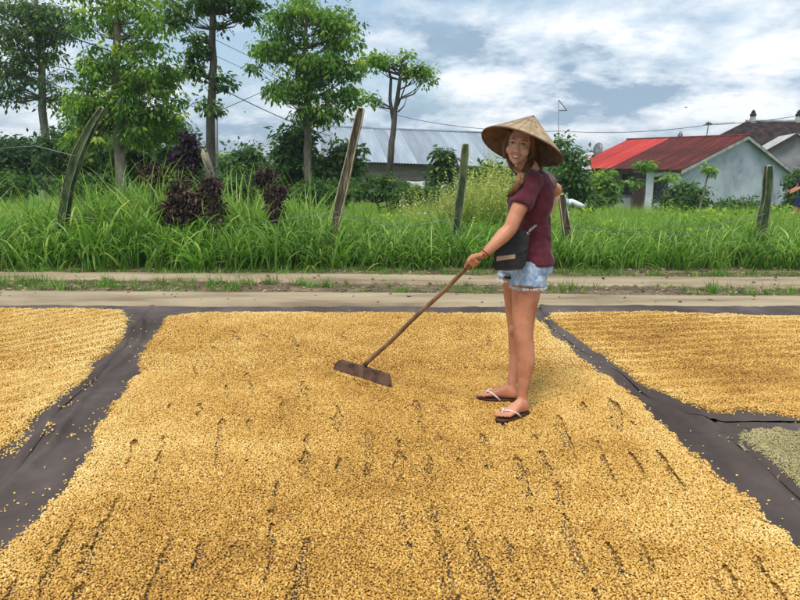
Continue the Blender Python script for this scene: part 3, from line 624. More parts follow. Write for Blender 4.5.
# purple upright plants and withered clumps along the fence
bush('purple_plant', 189, 11.5, [blob(190, 148, 11.5, 4, 20, 34), blob(188, 166, 11.5, 5, 12, 18), blob(179, 160, 11.5, 4, 13, 14)], 26, .075, MT['leaf_purple'], 'upright dark purple plant rising left of the dark tree trunk', 'plant', tone0=.45)
W = 'withered clumps on the fence line'
bush('withered_clump', 152, 11, [blob(152, 172, 11, 10, 9, 30)], 40, .07, MT['leaf_brown'], 'dark withered clump in the grass right of the big pale trunk', 'dead plant', W, tone0=.5, tvar=.25, wid=.4, droop=.65)
bush('withered_clump', 182, 9.95, [blob(180, 206, 9.95, 8, 20, 44), blob(177, 184, 9.95, 4, 12, 14), blob(190, 208, 9.95, 6, 14, 22), blob(169, 210, 9.95, 6, 12, 20), blob(186, 190, 9.95, 5, 8, 8)], 28, .075, MT['leaf_brown'], 'largest dark withered mound, below the purple plant', 'dead plant', W, tone0=.5, tvar=.25, wid=.4, droop=.65)
bush('withered_clump', 210, 10.0, [blob(210, 184, 10.0, 8, 9, 26), blob(202, 200, 10.0, 4, 18, 20), blob(217, 204, 10.0, 4, 20, 18)], 26, .07, MT['leaf_brown'], 'withered clump hanging on the stump beside the dark trunk', 'dead plant', W, tone0=.5, tvar=.25, wid=.4, droop=.65)
bush('withered_clump', 266, 11, [blob(265, 174, 11, 8, 8, 20)], 30, .08, MT['leaf_brown'], 'upper withered tuft left of the pale weathered post', 'dead plant', W, tone0=.55, tvar=.25, wid=.4, droop=.65)
bush('withered_clump', 276, 10.3, [blob(275, 204, 10.3, 4, 17, 24), blob(281, 190, 10.3, 5, 6, 10), blob(270, 190, 10.3, 3, 8, 7)], 24, .065, MT['leaf_brown'], 'lower withered clump beneath the tuft left of the pale post', 'dead plant', W, tone0=.55, tvar=.25, wid=.4, droop=.65)
bush('withered_clump', 673, 10.3, [blob(673, 243, 10.3, 6, 11, 14)], 30, .06, MT['leaf_brown'], 'small brown clump in the grass below the red roofed house', 'dead plant', W, tone0=.55, tvar=.2)
# --- cactus fence posts
MT['cactus'] = material('cactus_skin', (.018, .035, .014), (.10, .14, .05), 9, rough=.6, c3=(.04, .075, .026), bump=.4, bscale=30, stretch=(1, 1, .4))
MT['cactus_dry'] = material('dry_cactus_wood', (.03, .027, .016), (.22, .18, .11), 7, rough=.85, c3=(.08, .07, .042), bump=.6, bscale=30, stretch=(3, 3, .25))
MT['rib'] = material('pale_rib_edge', (.10, .09, .05), (.36, .32, .20), 9, rough=.8)
MT['rib_dry'] = material('bleached_rib', (.30, .25, .15), (.62, .54, .36), 9, rough=.8)
MT['cut'] = material('pale_cut_wood', (.30, .26, .15), (.46, .40, .26), 9, rough=.8)
prof = [1.0 if k % 4 == 0 else (.60 if k % 2 else .42) for k in range(16)]
def post(pts, r, mat, label, Y=10.2, tp=.8, rm=None):
    V = [P(*p, Y) for p in pts]; g = V[-1].copy(); g.z = float(ground_z(g.x, Y)) - .03; V.append(g)
    root = empty('cactus_post', g, label, 'fence post', 'cactus fence posts along the road')
    q = []; rr = []
    for i in range(len(V) - 1):
        for k in range(10):
            t = k / 10; q.append(V[i].lerp(V[i + 1], t)); u = (i + t) / (len(V) - 1); rr.append(r * (tp + (1.05 - tp) * min(1, u * 3)) * (1 + .07 * math.sin(17 * u)))
    q.append(V[-1]); rr.append(r)
    b = MB(); b.tube(q[1:], rr[1:], 16, prof=prof, up=(.7, -.7, 0)); b.build('stem', mat, root, False); BV = b.v
    for j in range(4):
        b = MB(); b.tube([BV[i * 16 + 4 * j] for i in range(0, len(q) - 1, 2)], .0075, 5); b.build('rib', rm or MT['rib'], root, True)
    b = MB(); b.tube([q[1], q[1] + (q[0] - q[1]) * .25, q[1] + (q[0] - q[1]) * .4], [rr[1] * .72, rr[1] * .6, rr[1] * .3], 8); b.build('cut_tip', MT['cut'], root, True)
post([(104, 106), (92, 125), (78, 155), (69, 185), (63, 222)], .078, MT['cactus'], 'dark green cactus post curving right at the top, at the far left', tp=.45)
post([(362, 105), (354, 140), (345, 180), (337, 215), (332, 240)], .08, MT['cactus_dry'], 'weathered pale striped cactus post leaning right before the warehouse', rm=MT['rib_dry'])
post([(466, 141), (463, 175), (458, 215), (453, 255)], .072, MT['cactus'], 'green upright cactus post tapering to a point left of the woman')
post([(561, 192), (565, 220), (569, 245)], .07, MT['cactus_dry'], 'short brown cactus post leaning behind the back of the woman', rm=MT['rib_dry'])
post([(769, 163), (767, 195), (762, 225), (757, 250)], .072, MT['cactus'], 'tall cactus post in front of the white gable at the right')
st = [P(204, 153, 10.8), P(209, 168, 10.8), P(213, 180, 10.8)]
g = gp(218, 10.8); root = empty('stump', g, 'broken grey stump with pale split top leaning against the dark trunk', 'stump')
b = MB(); b.tube([g, P(217, 200, 10.8), st[2], st[1], st[0]], [.07, .075, .07, .065, .055], 9); b.build('trunk', MT['bark'], root, True)
b = MB(); b.tube([st[1] + V3((.02, -.05, 0)), st[0] + V3((.0, -.04, .0)), st[0] + V3((-.01, -.02, .06))], [.03, .035, .01], 6); b.build('split_wood', MT['cut'], root, True)
def wire(pts, label):
    V = [P(*p, 10.15) for p in pts]; b = MB(); b.tube(V, .0045, 4)
    for i in range(len(V) - 1):
        n = int((V[i + 1] - V[i]).length / .14)
        for k in range(n):
            c = V[i].lerp(V[i + 1], k / n); b.tube([c + V3((-.01, 0, -.02)), c + V3((.01, 0, .02))], .003, 3); b.tube([c + V3((-.01, 0, .02)), c + V3((.01, 0, -.02))], .003, 3)
    setprops(b.build('barbed_wire', MT['metal'], None), label, 'wire')
wire([(63, 214), (140, 226), (215, 229), (338, 212)], 'rusty barbed wire strand between the two left cactus posts')
wire([(338, 214), (400, 228), (457, 218)], 'barbed wire strand from the pale post to the upright green post')
wire([(566, 226), (670, 236), (765, 214)], 'barbed wire strand towards the right cactus post')
wire([(-30, 150), (36, 146), (75, 156)], 'upper barbed wire strand left of the curved cactus post')
# --- grass
def clump(n, L0, L1, w0, arch, spread, seed, tmid=.45, segs=6):
    rr = random.Random(seed); V = []; F = []; T = []
    for i in range(n):
        az = rr.uniform(0, 6.283); L = rr.uniform(L0, L1); wdt = w0 * rr.uniform(.6, 1.2); lean = rr.uniform(.05, .45); cur = rr.uniform(.4, 1.0) * arch
        bx, by = rr.gauss(0, spread), rr.gauss(0, spread); p = V3((bx, by, 0)); ang = lean; tw = rr.uniform(-.6, .6)
        base = len(V); tn = min(1, max(0, rr.gauss(tmid, .2) + (.35 if rr.random() < .12 else 0)))
        for s in range(segs + 1):
            t = s / segs; d = V3((math.cos(az) * math.sin(ang), math.sin(az) * math.sin(ang), math.cos(ang)))
            side = V3((-math.sin(az + tw), math.cos(az + tw), 0)); ww = wdt * (1 - t ** 1.7) * (.5 + min(.5, t * 2)) + .0008
            V += [p - side * ww / 2, p + side * ww / 2]; T += [min(1, tn + .08 * t)] * 2
            p = p + d * (L / segs); ang += cur / segs * (.3 + 2.2 * t)
        for s in range(segs):
            a = base + 2 * s; F.append((a, a + 1, a + 3, a + 2))
    return np_mesh('grass_clump', np.array([tuple(v) for v in V]), np.array(F), {'tone': np.array(T)})
broad = [source('s', clump(20, .45, 1.2, .042, 2.7, .12, 100 + k, .38), MT['grass']) for k in range(5)]
thin = [source('s', clump(34, .4, 1.0, .012, 1.0, .12, 200 + k, .5), MT['field']) for k in range(5)]
tiny = [source('s', clump(16, .06, .2, .007, 1.2, .03, 300 + k, .35), MT['grass']) for k in range(3)]
reed = [source('s', clump(10, .9, 1.7, .028, 1.3, .06, 400 + k, .55), MT['grass']) for k in range(3)]
def hscale(x, y):
    px = 400 + FPX * x / (y * .98)
    return np.interp(px, [-100, 120, 180, 330, 430, 560, 640, 900], [.90, 1.0, .95, .82, .78, .76, .74, .72])
def fscale(x, y):
    px = 400 + FPX * x / (y * .98)
    return np.interp(px, [-100, 60, 120, 180, 290, 340, 430, 560, 900], [.84, .84, .98, .92, .86, .66, .62, .58, .54])
def patch(n, x0, x1, y0, y1, dens=None):
    x = RS.uniform(x0, x1, n); y = RS.uniform(y0, y1, n)
    k = np.abs(x) < y * .82 + 1.0; return x[k], y[k]
def grass_obj(name, x, y, src, sc0, label, minor=0.0, tilt=.2):
    n = len(x); z = ground_z(x, y) - .03; s = sc0 * (.75 + .5 * RS.rand(n)) * (.75 + .5 * fbm(x * .6, y * .6, 6))
    rot = np.stack([RS.normal(size=n) * tilt, RS.normal(size=n) * tilt, RS.rand(n) * 6.283], 1)
    return scatter(name, np.stack([x, y, z], 1), rot, s, RS.randint(0, len(src), n), RS.rand(n), src, label)
x, y = patch(2300, -9, 9, 9.2, 12.5); k = y > LN['grass'](x) + .12; x, y = x[k], y[k]
grass_obj('tall_grass', x, y, broad, fscale(x, y) * np.interp(y - LN['grass'](x), [0, .4, 1.0, 3], [.55, .9, 1.05, 1.0]), 'tall broad bladed green grass growing along the far edge of the lane')
x, y = patch(16000, -27, 27, 10.8, 40); k = RS.rand(len(x)) < np.interp(y, [10, 20, 40], [1, .8, .6]); x, y = x[k], y[k]
k = ~((y > 33.5) & (x > 9.0)); x, y = x[k], y[k]
grass_obj('field_grass', x, y, thin, hscale(x, y) * .95, 'bright green thin grass filling the field up to the houses')
x, y = patch(9000, -10, 10, 7.2, 10); a0, a1 = LN['near1'](x), LN['far0'](x)
k = ((y > a0) & (y < a1) & (fbm(x * 1.1, y * 1.5, 12, 3) > .42)) | ((y > LN['grass'](x) - .1) & (y < LN['grass'](x) + .35)) | ((y > a1 + .0) & (y < a1 + .03)); x, y = x[k], y[k]
grass_obj('median_grass', x, y, tiny, RS.uniform(.3, .95, len(x)), 'short grass tufts on the dirt strip between the wheel tracks')
pts = []
for (px, py, n, r) in ((160, 150, 26, .5), (118, 160, 20, .6), (95, 178, 14, .5), (255, 165, 16, .5), (235, 170, 16, .5), (150, 175, 26, .7), (300, 195, 12, .5), (30, 185, 14, .8)):
    Y = 10.9
    for i in range(n): q = P(px, py, Y); pts.append((q.x + rnd.gauss(0, r * .5), Y + rnd.uniform(-.6, .6)))
pts = np.array(pts); grass_obj('reed_grass', pts[:, 0], pts[:, 1], reed, np.full(len(pts), .95), 'taller arching reed grass rising among the fence posts on the left', tilt=.15)
# broadleaf weeds mixed into the grass
bw = []
for k_ in range(4):
    nl = 70; hh = RS.rand(nl) ** .8; a_ = RS.rand(nl) * 6.283; rr_ = .03 + .14 * RS.rand(nl); pos = np.stack([np.cos(a_) * rr_, np.sin(a_) * rr_, hh * .62 + .04], 1)
    V, F, T = leaves(pos, np.stack([np.cos(a_), np.sin(a_), RS.normal(.1, .4, nl)], 1), np.array((0, 0, 1.)) + RS.normal(size=(nl, 3)) * .35, .05 + .05 * RS.rand(nl), .6, np.clip(RS.normal(.5, .17, nl) + .2 * hh, 0, 1))
    bw.append(source('s', np_mesh('weed_leaves', V, F, {'tone': T}), MT['leaf']))
x, y = patch(500, -9, 9, 9.5, 12.5); k = (y > LN['grass'](x) + .15) & (fbm(x * .9, y * .9, 71, 2) > .50); x1_, y1_ = x[k], y[k]
x, y = patch(700, -22, 22, 12, 34); k = (fbm(x * .35, y * .25, 73, 2) > .53) & ~((y > 33) & (x > 8.5)); x, y = np.concatenate([x1_, x[k]]), np.concatenate([y1_, y[k]])
grass_obj('broadleaf_weeds', x, y, bw, np.interp(y, [9.5, 10.3, 12, 20, 34], [.35, .6, .85, .95, 1.1]), 'leafy green weeds growing among the grass')
# fallen leaves and crumbs of earth on the lane
lf = source('s', grid_mesh('litter', *[np.array(q, float) for q in (((-.02, 0, .02), (-.022, 0, .018)), ((-.01, -.016, -.008), (.01, .014, .012)), ((.002, .008, .0), (.004, .009, .003)))]), material('dry_leaf', (.10, .06, .03), (.42, .30, .16), attr='itone', inst=True, rough=.9))
pb = MB(); pb.ell((0, 0, 0), (.016, 0, 0), (0, .012, 0), (0, 0, .009), 7, 5); pbs = source('s', pb.mesh('crumb'), material('earth_crumb', (.07, .05, .03), (.40, .34, .26), attr='itone', inst=True, rough=.95))
n = 5200; x = RS.uniform(-8, 8, n); y = RS.uniform(6.9, 10.1, n); a0, a1 = LN['near1'](x), LN['far0'](x); onm = (y > a0 - .05) & (y < a1 + .05) | (y > LN['grass'](x) - .06)
k = ((RS.rand(n) < np.where(onm, 1.0, .07)) & (y > LN['near0'](x) + .04)); x, y, onm = x[k], y[k], onm[k]; n = len(x)
scatter('lane_litter', np.stack([x, y, np.where(onm, .006, .026)], 1), np.stack([RS.normal(0, .25, n), RS.normal(0, .25, n), RS.rand(n) * 6], 1), RS.uniform(.3, 1.5, n), RS.randint(0, 2, n), RS.rand(n), [lf, pbs], 'fallen leaves and crumbs of earth on the two-track lane')
# pale flowering weeds behind the woman
def weed_mesh(seed):
    rr = random.Random(seed); V = []; F = []; T = []
    for i in range(7):
        az = rr.uniform(0, 6.28); p = V3((rr.gauss(0, .06), rr.gauss(0, .06), 0)); L = rr.uniform(.8, 1.25); ln = rr.uniform(.03, .2)
        for s in range(26):
            t = s / 26; q = p + V3((math.cos(az) * ln * t, math.sin(az) * ln * t, 1)) * L * t
            a = rr.uniform(0, 6.28); d = V3((math.cos(a), math.sin(a), rr.uniform(.1, .8))); sd = V3((-math.sin(a), math.cos(a), 0)); l = .085 * (1.2 - t * .7); b_ = len(V)
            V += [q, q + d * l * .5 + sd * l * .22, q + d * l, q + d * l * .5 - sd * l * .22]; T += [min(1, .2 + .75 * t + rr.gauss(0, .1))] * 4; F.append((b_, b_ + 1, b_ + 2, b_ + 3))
        b_ = len(V); q = p + V3((math.cos(az) * ln, math.sin(az) * ln, 1)) * L; s_ = V3((.004, 0, 0)); V += [p - s_, p + s_, q + s_ * .3, q - s_ * .3]; T += [.3] * 4; F.append((b_, b_ + 1, b_ + 2, b_ + 3))
    return np_mesh('weed', np.array([tuple(v) for v in V]), np.array(F), {'tone': np.clip(np.array(T), 0, 1)})
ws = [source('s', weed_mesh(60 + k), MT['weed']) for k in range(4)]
n = 250; x = []; y = []
while len(x) < n:
    px = rnd.gauss(474, 46); Y = rnd.uniform(11.3, 15)
    if 405 < px < 560: x.append((px - 400) / FPX * Y); y.append(Y)
x, y = np.array(x), np.array(y); pxs = 400 + FPX * x / y
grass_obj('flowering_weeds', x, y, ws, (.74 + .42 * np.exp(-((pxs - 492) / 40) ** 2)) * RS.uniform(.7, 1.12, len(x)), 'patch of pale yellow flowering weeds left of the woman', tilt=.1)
fm = MB()
for i in range(5): fm.ell((.02 * math.cos(i * 1.256), .02 * math.sin(i * 1.256), 0), (.016, 0, 0), (0, .014, 0), (0, 0, .006), 6, 4)
fs = source('s', fm.mesh('floret'), MT['floret'])
n = 150; px = RS.normal(470, 45, n); px = np.clip(px, 400, 600); Y = RS.uniform(11.2, 13.5, n); xx = (px - 400) / FPX * Y; zz_ = RS.uniform(.45, 1.12, n) * np.where(np.abs(px - 490) < 50, 1.05, .8)
scatter('weed_flowers', np.stack([xx, Y, zz_ - .12], 1), np.stack([RS.normal(0, .5, n), RS.normal(0, .5, n), RS.rand(n) * 6], 1), RS.uniform(.35, .75, n), np.zeros(n), RS.rand(n), [fs], 'tiny white flowers among the pale weeds')
# far wood line closing the horizon
n = 420; cl = np.stack([RS.uniform(-120, 120, n), RS.uniform(85, 130, n), RS.uniform(-2, 2.2, n)], 1)
cl[:, 2] = -2 + (cl[:, 2] + 2) * (.35 + .9 * fbm(cl[:, 0] * .09, cl[:, 0] * 0, 33, 3))
V, F, T = foliage(cl, 90, 2.6, .75, .6, .3, .45, .12, .05)
setprops(link('distant_wood', np_mesh('distant_wood', V, F, {'tone': T}), MT['leaf_dark']), 'far line of low trees closing the field', kind='stuff')
# white bag lying in the grass behind
bg_ = P(573, 201.5, 12.3); bb = empty('plastic_bag', bg_, 'white and pale blue plastic bag lying on the grass tops right of the woman', 'bag')
b = MB(); b.loft([(bg_ + V3((dx * .8, 0, dz)), V3((0, .085 * k_, 0)), V3((0, 0, .07 * k_))) for dx, dz, k_ in ((-.28, -.02, .2), (-.22, .0, .8), (-.1, -.03, 1.0), (-.03, .0, .7), (.06, -.04, .9), (.18, -.07, .7), (.27, -.08, .2))], 14); o = b.build('sack', MT['white_cloth'], bb, True)
MT['blue'] = material('pale_blue_plastic', (.25, .5, .65), rough=.4)
b = MB(); b.loft([(bg_ + V3((dx * .8, -.01, dz)), V3((0, .09 * k_, 0)), V3((0, 0, .075 * k_))) for dx, dz, k_ in ((-.20, -.005, .90), (-.12, -.025, 1.05))], 14); b.build('band', MT['blue'], bb, True)
# ------------------------------------------------------------------ tarps and drying beds
def G(px, py, z=.015): p = P(px, py, z=z); return (p.x, p.y)
def dist_poly(x, y, pts, closed=False):
    """distance to a polyline, and inside test when closed"""
    d = np.full(x.shape, 1e9); ins = np.zeros(x.shape, bool); n = len(pts)
    for i in range(n if closed else n - 1):
        ax, ay = pts[i]; bx, by = pts[(i + 1) % n]; ex, ey = bx - ax, by - ay
        t = np.clip(((x - ax) * ex + (y - ay) * ey) / (ex * ex + ey * ey + 1e-12), 0, 1)
        d = np.minimum(d, np.hypot(x - ax - t * ex, y - ay - t * ey))
        if closed:
            c = ((ay > y) != (by > y)); ins ^= c & (x < ex * (y - ay) / (ey + 1e-12) + ax)
    return (np.where(ins, d, -d)) if closed else d
n_h = G(527.5, 411, .04); n_t = G(496, 421, .04); f_h = G(517, 399.5, .04); f_t = G(484, 397, .04)
seamL = [G(*p) for p in ((153, 307), (134, 329), (127, 344), (100, 374), (60, 410), (40, 441), (0, 497), (-150, 590), (-330, 700))]
seamR = [G(*p) for p in ((541, 309), (551, 328), (575, 347), (603, 365), (640, 393), (690, 415), (716, 424), (728, 430))]
seamG = [G(*p) for p in ((716, 424), (738, 444), (765, 466), (800, 498), (860, 556), (930, 640))]
foldL2 = [G(*p) for p in ((142, 320), (141, 337), (126, 358), (105, 373), (80, 402), (55, 440), (30, 470))]
foldR2 = [G(*p) for p in ((560, 330), (610, 368), (650, 404), (672, 420))]
foldR3 = [G(*p) for p in ((664, 396), (690, 412), (716, 427))]
def xofy(pts):
    q = sorted((p[1], p[0]) for p in pts); return lambda y: np.interp(y, [a for a, b in q], [b for a, b in q])
sL, sR, sG = xofy(seamL), xofy(seamR), xofy(seamG)
YT = LN['near0'](0.0) - .03
def tarp_h(x, y, s):
    h = .026 * (fbm(x * 2.2, y * 1.1, s, 3) - .5) + .016 * (fbm(x * 7, y * 2.5, s + 5, 3) - .5)
    for f, a, w_ in ((seamL, .012, .035), (foldL2, .028, .026), (foldR2, .026, .028), (foldR3, .028, .026), (seamR, .010, .03)):
        d = dist_poly(x, y, f); h = h + a * np.exp(-(d / w_) ** 2) * (.4 + 1.2 * vnoise(x * 3 + y * 3, y * 2, 9))
    return h
def tarp(name, fl, fr, y0, y1, z, label, edges, s, nx=230, ny=260):
    t = np.linspace(0, 1, nx); yy = np.linspace(y0, y1, ny); T, Yg = np.meshgrid(t, yy)
    a = fl(Yg); b = fr(Yg); Xg = a + (b - a) * T
    Zg = z + tarp_h(Xg, Yg, s)
    for e in edges:                                  # the border of the cloth curls up a little, then turns down
        d = (Xg - a) if e == 'l' else (b - Xg)
        Zg += .014 * np.exp(-((d - .03) / .028) ** 2) * (.3 + 1.3 * vnoise(Yg * 2.1, Yg * 0 + 3, s + 2))
        Zg = np.where(d < 1e-6, Zg - .012, Zg)
    return setprops(link(name, grid_mesh(name, Xg, Yg, Zg), MT['tarp'], None, True), label, 'tarp')
yfar = lambda x: LN['near0'](x) - .02
tarp('drying_tarp', lambda y: sL(y) - .35, lambda y: np.where(y > seamR[-1][1], sR(y) + .3, sG(y) + .12), 1.2, YT, .006, 'large dark tarp under the main bed of beans the woman stands on', [], 31, 300, 300)
tarp('drying_tarp', lambda y: y * 0 - 7.5, sL, 1.2, YT + .01, .014, 'dark tarp under the bed of beans at the left edge', ['r'], 41, 260, 260)
tarp('drying_tarp', lambda y: np.maximum(sR(y), -9), lambda y: y * 0 + 8.5, G(760, 414)[1] - .12, YT - .01, .016, 'dark tarp under the far right bed of beans', ['l'], 51, 240, 160)
tarp('drying_tarp', sG, lambda y: y * 0 + 5.5, 1.2, G(716, 424)[1] + .02, .018, 'dark tarp under the small greenish bed at the right edge', ['l'], 61, 200, 160)
MT['bean'] = material('parchment_bean', (.25, .105, .018), (.90, .69, .29), attr='itone', inst=True, c3=(.66, .39, .088), rough=.6, spec=.25)
MT['bean_green'] = material('green_bean', (.15, .12, .05), (.50, .43, .23), attr='itone', inst=True, c3=(.33, .28, .13), rough=.65, spec=.25)
def bedmat(name, a, b, c):
    m = material(name, a, b, 90, rough=.85, c3=c, bump=1.0, bscale=95, bdist=.008, detail=2); return m
MT['bed'] = bedmat('bean_layer', (.16, .075, .015), (.50, .30, .08), (.30, .16, .04)); MT['bed_green'] = bedmat('green_layer', (.13, .11, .055), (.36, .32, .2), (.24, .21, .12))
def bean_src(seed, l=.0058, w_=.0040, h=.0027):
    b = MB(); r = random.Random(seed); b.ell((0, 0, 0), (l, 0, 0), (0, w_, 0), (0, 0, h), 8, 5)
    v = [(x * (1 + .1 * r.uniform(-1, 1)), y * (1 + .12 * r.uniform(-1, 1)), z + .0008 * math.cos(x / l * 2.2)) for x, y, z in b.v]; b.v = v
    return b.mesh('bean')
beans = [source('bean_source', bean_src(k), MT['bean']) for k in range(3)]; gbeans = [source('green_bean_source', bean_src(9 + k), MT['bean_green']) for k in range(2)]
def bed(poly, height, label, s, mat, src, ts, tz, zoff=.03, tonebase=0, stray=True, finez=4.6, zt=.012, spill=()):
    pts = [G(*p) for p in poly]; xs_ = [p[0] for p in pts]; ys_ = [p[1] for p in pts]
    x0, x1, y0, y1 = max(min(xs_), -4.9), min(max(xs_), 5.6), max(min(ys_), 1.7), max(ys_)
    def H(x, y):
        sd = dist_poly(x, y, pts, True) + .10 * (fbm(x * 5, y * 5, s, 4) - .5) + .05 * (vnoise(x * 40, y * 40, s + 3) - .5)
        e = np.clip((sd + .02) / .07, 0, 1); e = e * e * (3 - 2 * e)
        g = height(x, y); g = np.where(sd < .14, np.maximum(g, .004), g); return np.where(e <= 0, -.03, -.012 + e * (.012 + np.maximum(g, -.002)) + np.where(g < 0, g, 0)), sd
    gx = np.arange(x0, x1, .02); gy = np.arange(y0, y1, .02); X, Y = np.meshgrid(gx, gy); Z, _ = H(X, Y)
    keep = (Z[:-1, :-1] > -.011) | (Z[1:, 1:] > -.011)
    root = grid_mesh('bean_bed', X, Y, Z + zt, None, keep)
    base = link('bean_layer', root, mat, None, True)
    base['kind'] = 'stuff'; base['label'] = label.replace('beans', 'the packed lower layer of beans')
    P_, R_, S_, T_ = [], [], [], []
    for (ya, yb, sp, lay) in ((y0, finez, .0100, 2), (finez, y1 + .1, .0134, 1.5)):
        if ya >= yb: continue
        for L in range(2):
            if lay < 2 and L == 1: sp2 = sp * 1.5
            else: sp2 = sp
            gx = np.arange(x0 - .1, x1 + .1, sp2); gy = np.arange(ya, yb, sp2); X, Y = np.meshgrid(gx, gy); X = X.ravel(); Y = Y.ravel()
            X = X + RS.uniform(-.5, .5, len(X)) * sp2; Y = Y + RS.uniform(-.5, .5, len(Y)) * sp2
            k = np.abs(X) < Y * .63 + .25; X, Y = X[k], Y[k]
            h, sd = H(X, Y)
            if L == 0: pk = np.where(h > -.0045, 1.0, np.where(h > -.011, .16 , np.where(sd > -.30, .03 * np.exp((sd) / .05) + .0003, 0)))
            else: pk = np.where(h > .001, .75, 0)
            k = RS.rand(len(X)) < pk; X, Y, h, sd = X[k], Y[k], h[k], sd[k]
            z = np.where(h > -.0045, h + zt + (.003 if L == 0 else .0065) + RS.uniform(-.001, .002, len(X)), tz + .003 + tarp_h(X, Y, ts))
            P_.append(np.stack([X, Y, z], 1)); n = len(X)
            R_.append(np.stack([RS.normal(0, .6, n), RS.normal(0, .6, n), RS.rand(n) * 6.283], 1)); S_.append((.85 + .4 * RS.rand(n)) * (1.0 if ya < finez - .01 else 1.15))
            big = fbm(X * .9, Y * .9, s + 9, 3); med = fbm(X * 6, Y * 6, s + 19, 3)
            T_.append(np.clip(.41 + tonebase + (big - .5) * .5 + (med - .5) * .35 + RS.normal(0, .13, n) - .35 * (RS.rand(n) < .05) + .3 * (RS.rand(n) < .05) + .25 * np.exp(-np.maximum(sd, 0) / .35), 0, 1))
    for (px_, py_, n, sx, sy) in spill:
        q = G(px_, py_); X = q[0] + RS.normal(0, sx, n); Y = q[1] + RS.normal(0, sy, n); X = X + .25 * (Y - q[1])
        P_.append(np.stack([X, Y, tz + .003 + tarp_h(X, Y, ts)], 1)); R_.append(np.stack([RS.normal(0, .3, n), RS.normal(0, .3, n), RS.rand(n) * 6.283], 1)); S_.append(.9 + .4 * RS.rand(n)); T_.append(.6 + .2 * RS.rand(n))
    P_, R_, S_, T_ = np.concatenate(P_), np.concatenate(R_), np.concatenate(S_), np.concatenate(T_)
    print('beans', len(P_))
    scatter('coffee_beans', P_, R_, S_, RS.randint(0, len(src), len(P_)), T_, src, label)
def h_main(x, y):
    u = x * (1 - .15 * (y - 3)) + .05 * y + .012 * np.sin(y * 5 + x * 3) + .03 * (fbm(x * 2, y * 1.3, 77) - .5); 
    ridge = .003 * np.sin(u / .145 * 6.283) * (.4 + vnoise(x * 1.2, y * .8, 4))
    st = vnoise(u / .06 + 50, y / .26, 91) * .60 + vnoise(u / .03, y / .07, 92) * .30 + .10 * vnoise(u / .014, y / .02, 95)
    line = .5 + .5 * np.cos(u / .145 * 6.283)
    m = fbm(x * .9 + 5, y * .9, 93, 3); near = np.interp(y, [1.8, 2.6, 3.6, 4.4, 5.5], [.14, .13, .11, .03, -.02])
    gap = st + .34 * line ** 3 + near + (m - .5) * .6
    g = .0085 + ridge * .6 + .0035 * (fbm(x * 7, y * 7, 21) - .5)
    thr = 1.00
    bx, by = G(333, 373.5); cx_, cy_ = G(388, 391.5); dd = dist_poly(x, y, [(bx, by - .03), (cx_, cy_ - .03)]); g = g + .020 * np.exp(-(dd / .035) ** 2)
    for fx_, fy_ in ((n_h, n_t), (f_h, f_t)): g = g + .004 * np.exp(-((dist_poly(x, y, [fx_, fy_]) - .07) / .025) ** 2)
    return np.where((gap > thr) & (dd > .06), g - np.minimum((gap - thr) * .8, .03) - .006, g)
def h_side(dx, dy, s, thr=1.05, a=.006):
    def f(x, y):
        u = (x * dy - y * dx) + .02 * np.sin((x * dx + y * dy) * 2.2); v = x * dx + y * dy
        gap = vnoise(u / .06, v / .5, s) * .6 + vnoise(u / .03, v / .1, s + 1) * .3 + (fbm(x * 1.2, y * 1.2, s + 2, 3) - .5) * .7
        g = .009 + a * np.sin(u / .17 * 6.283 + 1.5 * vnoise(x, y, s)) * (.3 + vnoise(x * 1.5, y * 1.5, s + 4)) + .006 * (fbm(x * 8, y * 8, s) - .5)
        return np.where(gap > thr, g - np.minimum((gap - thr) * .3, .03) - .003, g)
    return f
bed([(168, 316), (200, 312), (400, 312.5), (520, 313.5), (540, 321), (556, 336), (572, 350), (598, 370), (628, 392), (660, 421), (700, 458), (745, 498), (797, 544), (900, 640), (960, 720), (-180, 720), (-60, 620), (0, 550), (55, 498), (90, 440), (118, 400), (136, 372), (142, 350), (160, 328)],
    h_main, 'thick layer of golden beans drying on the large middle tarp under the woman', 301, MT['bed'], beans, 31, .006, spill=((112, 462, 16, .02, .03), (106, 473, 10, .012, .02), (82, 430, 14, .02, .05), (22, 500, 8, .03, .04), (640, 410, 12, .03, .05), (668, 440, 14, .03, .04), (715, 470, 10, .04, .05), (752, 500, 12, .03, .04)))
bed([(-160, 309), (0, 309), (100, 309.5), (122, 311), (129, 319), (127, 329), (118, 342), (98, 360), (88, 376), (60, 400), (38, 418), (18, 440), (-10, 462), (-120, 560), (-300, 600)],
    h_side(.62, .78, 401), 'layer of golden beans with diagonal rake marks drying on the left tarp', 402, MT['bed'], beans, 41, .014, spill=((30, 440, 60, .035, .05), (14, 452, 40, .03, .04), (45, 428, 30, .03, .03), (60, 408, 12, .03, .04), (85, 385, 8, .03, .05)), tonebase=.08, zoff=.035, zt=.018)
bed([(546, 313), (650, 313), (800, 317), (1000, 323), (1100, 440), (900, 424), (800, 418), (770, 415), (742, 412), (732, 416), (712, 413), (680, 402), (660, 394), (625, 374), (600, 355), (576, 341), (556, 327), (548, 320)],
    h_side(.99, .12, 501, 1.12, .008), 'layer of golden beans raked crosswise on the far right tarp', 502, MT['bed'], beans, 51, .016, tonebase=.04, zoff=.035, zt=.020)
bed([(742, 438), (750, 433), (775, 432), (830, 436), (960, 450), (1000, 620), (860, 548), (800, 494), (765, 463), (744, 445)],
    h_side(.7, .7, 601, 1.3, .003), 'small bed of paler greenish beans at the right edge', 602, MT['bed_green'], gbeans, 61, .018, zoff=.04, zt=.028)

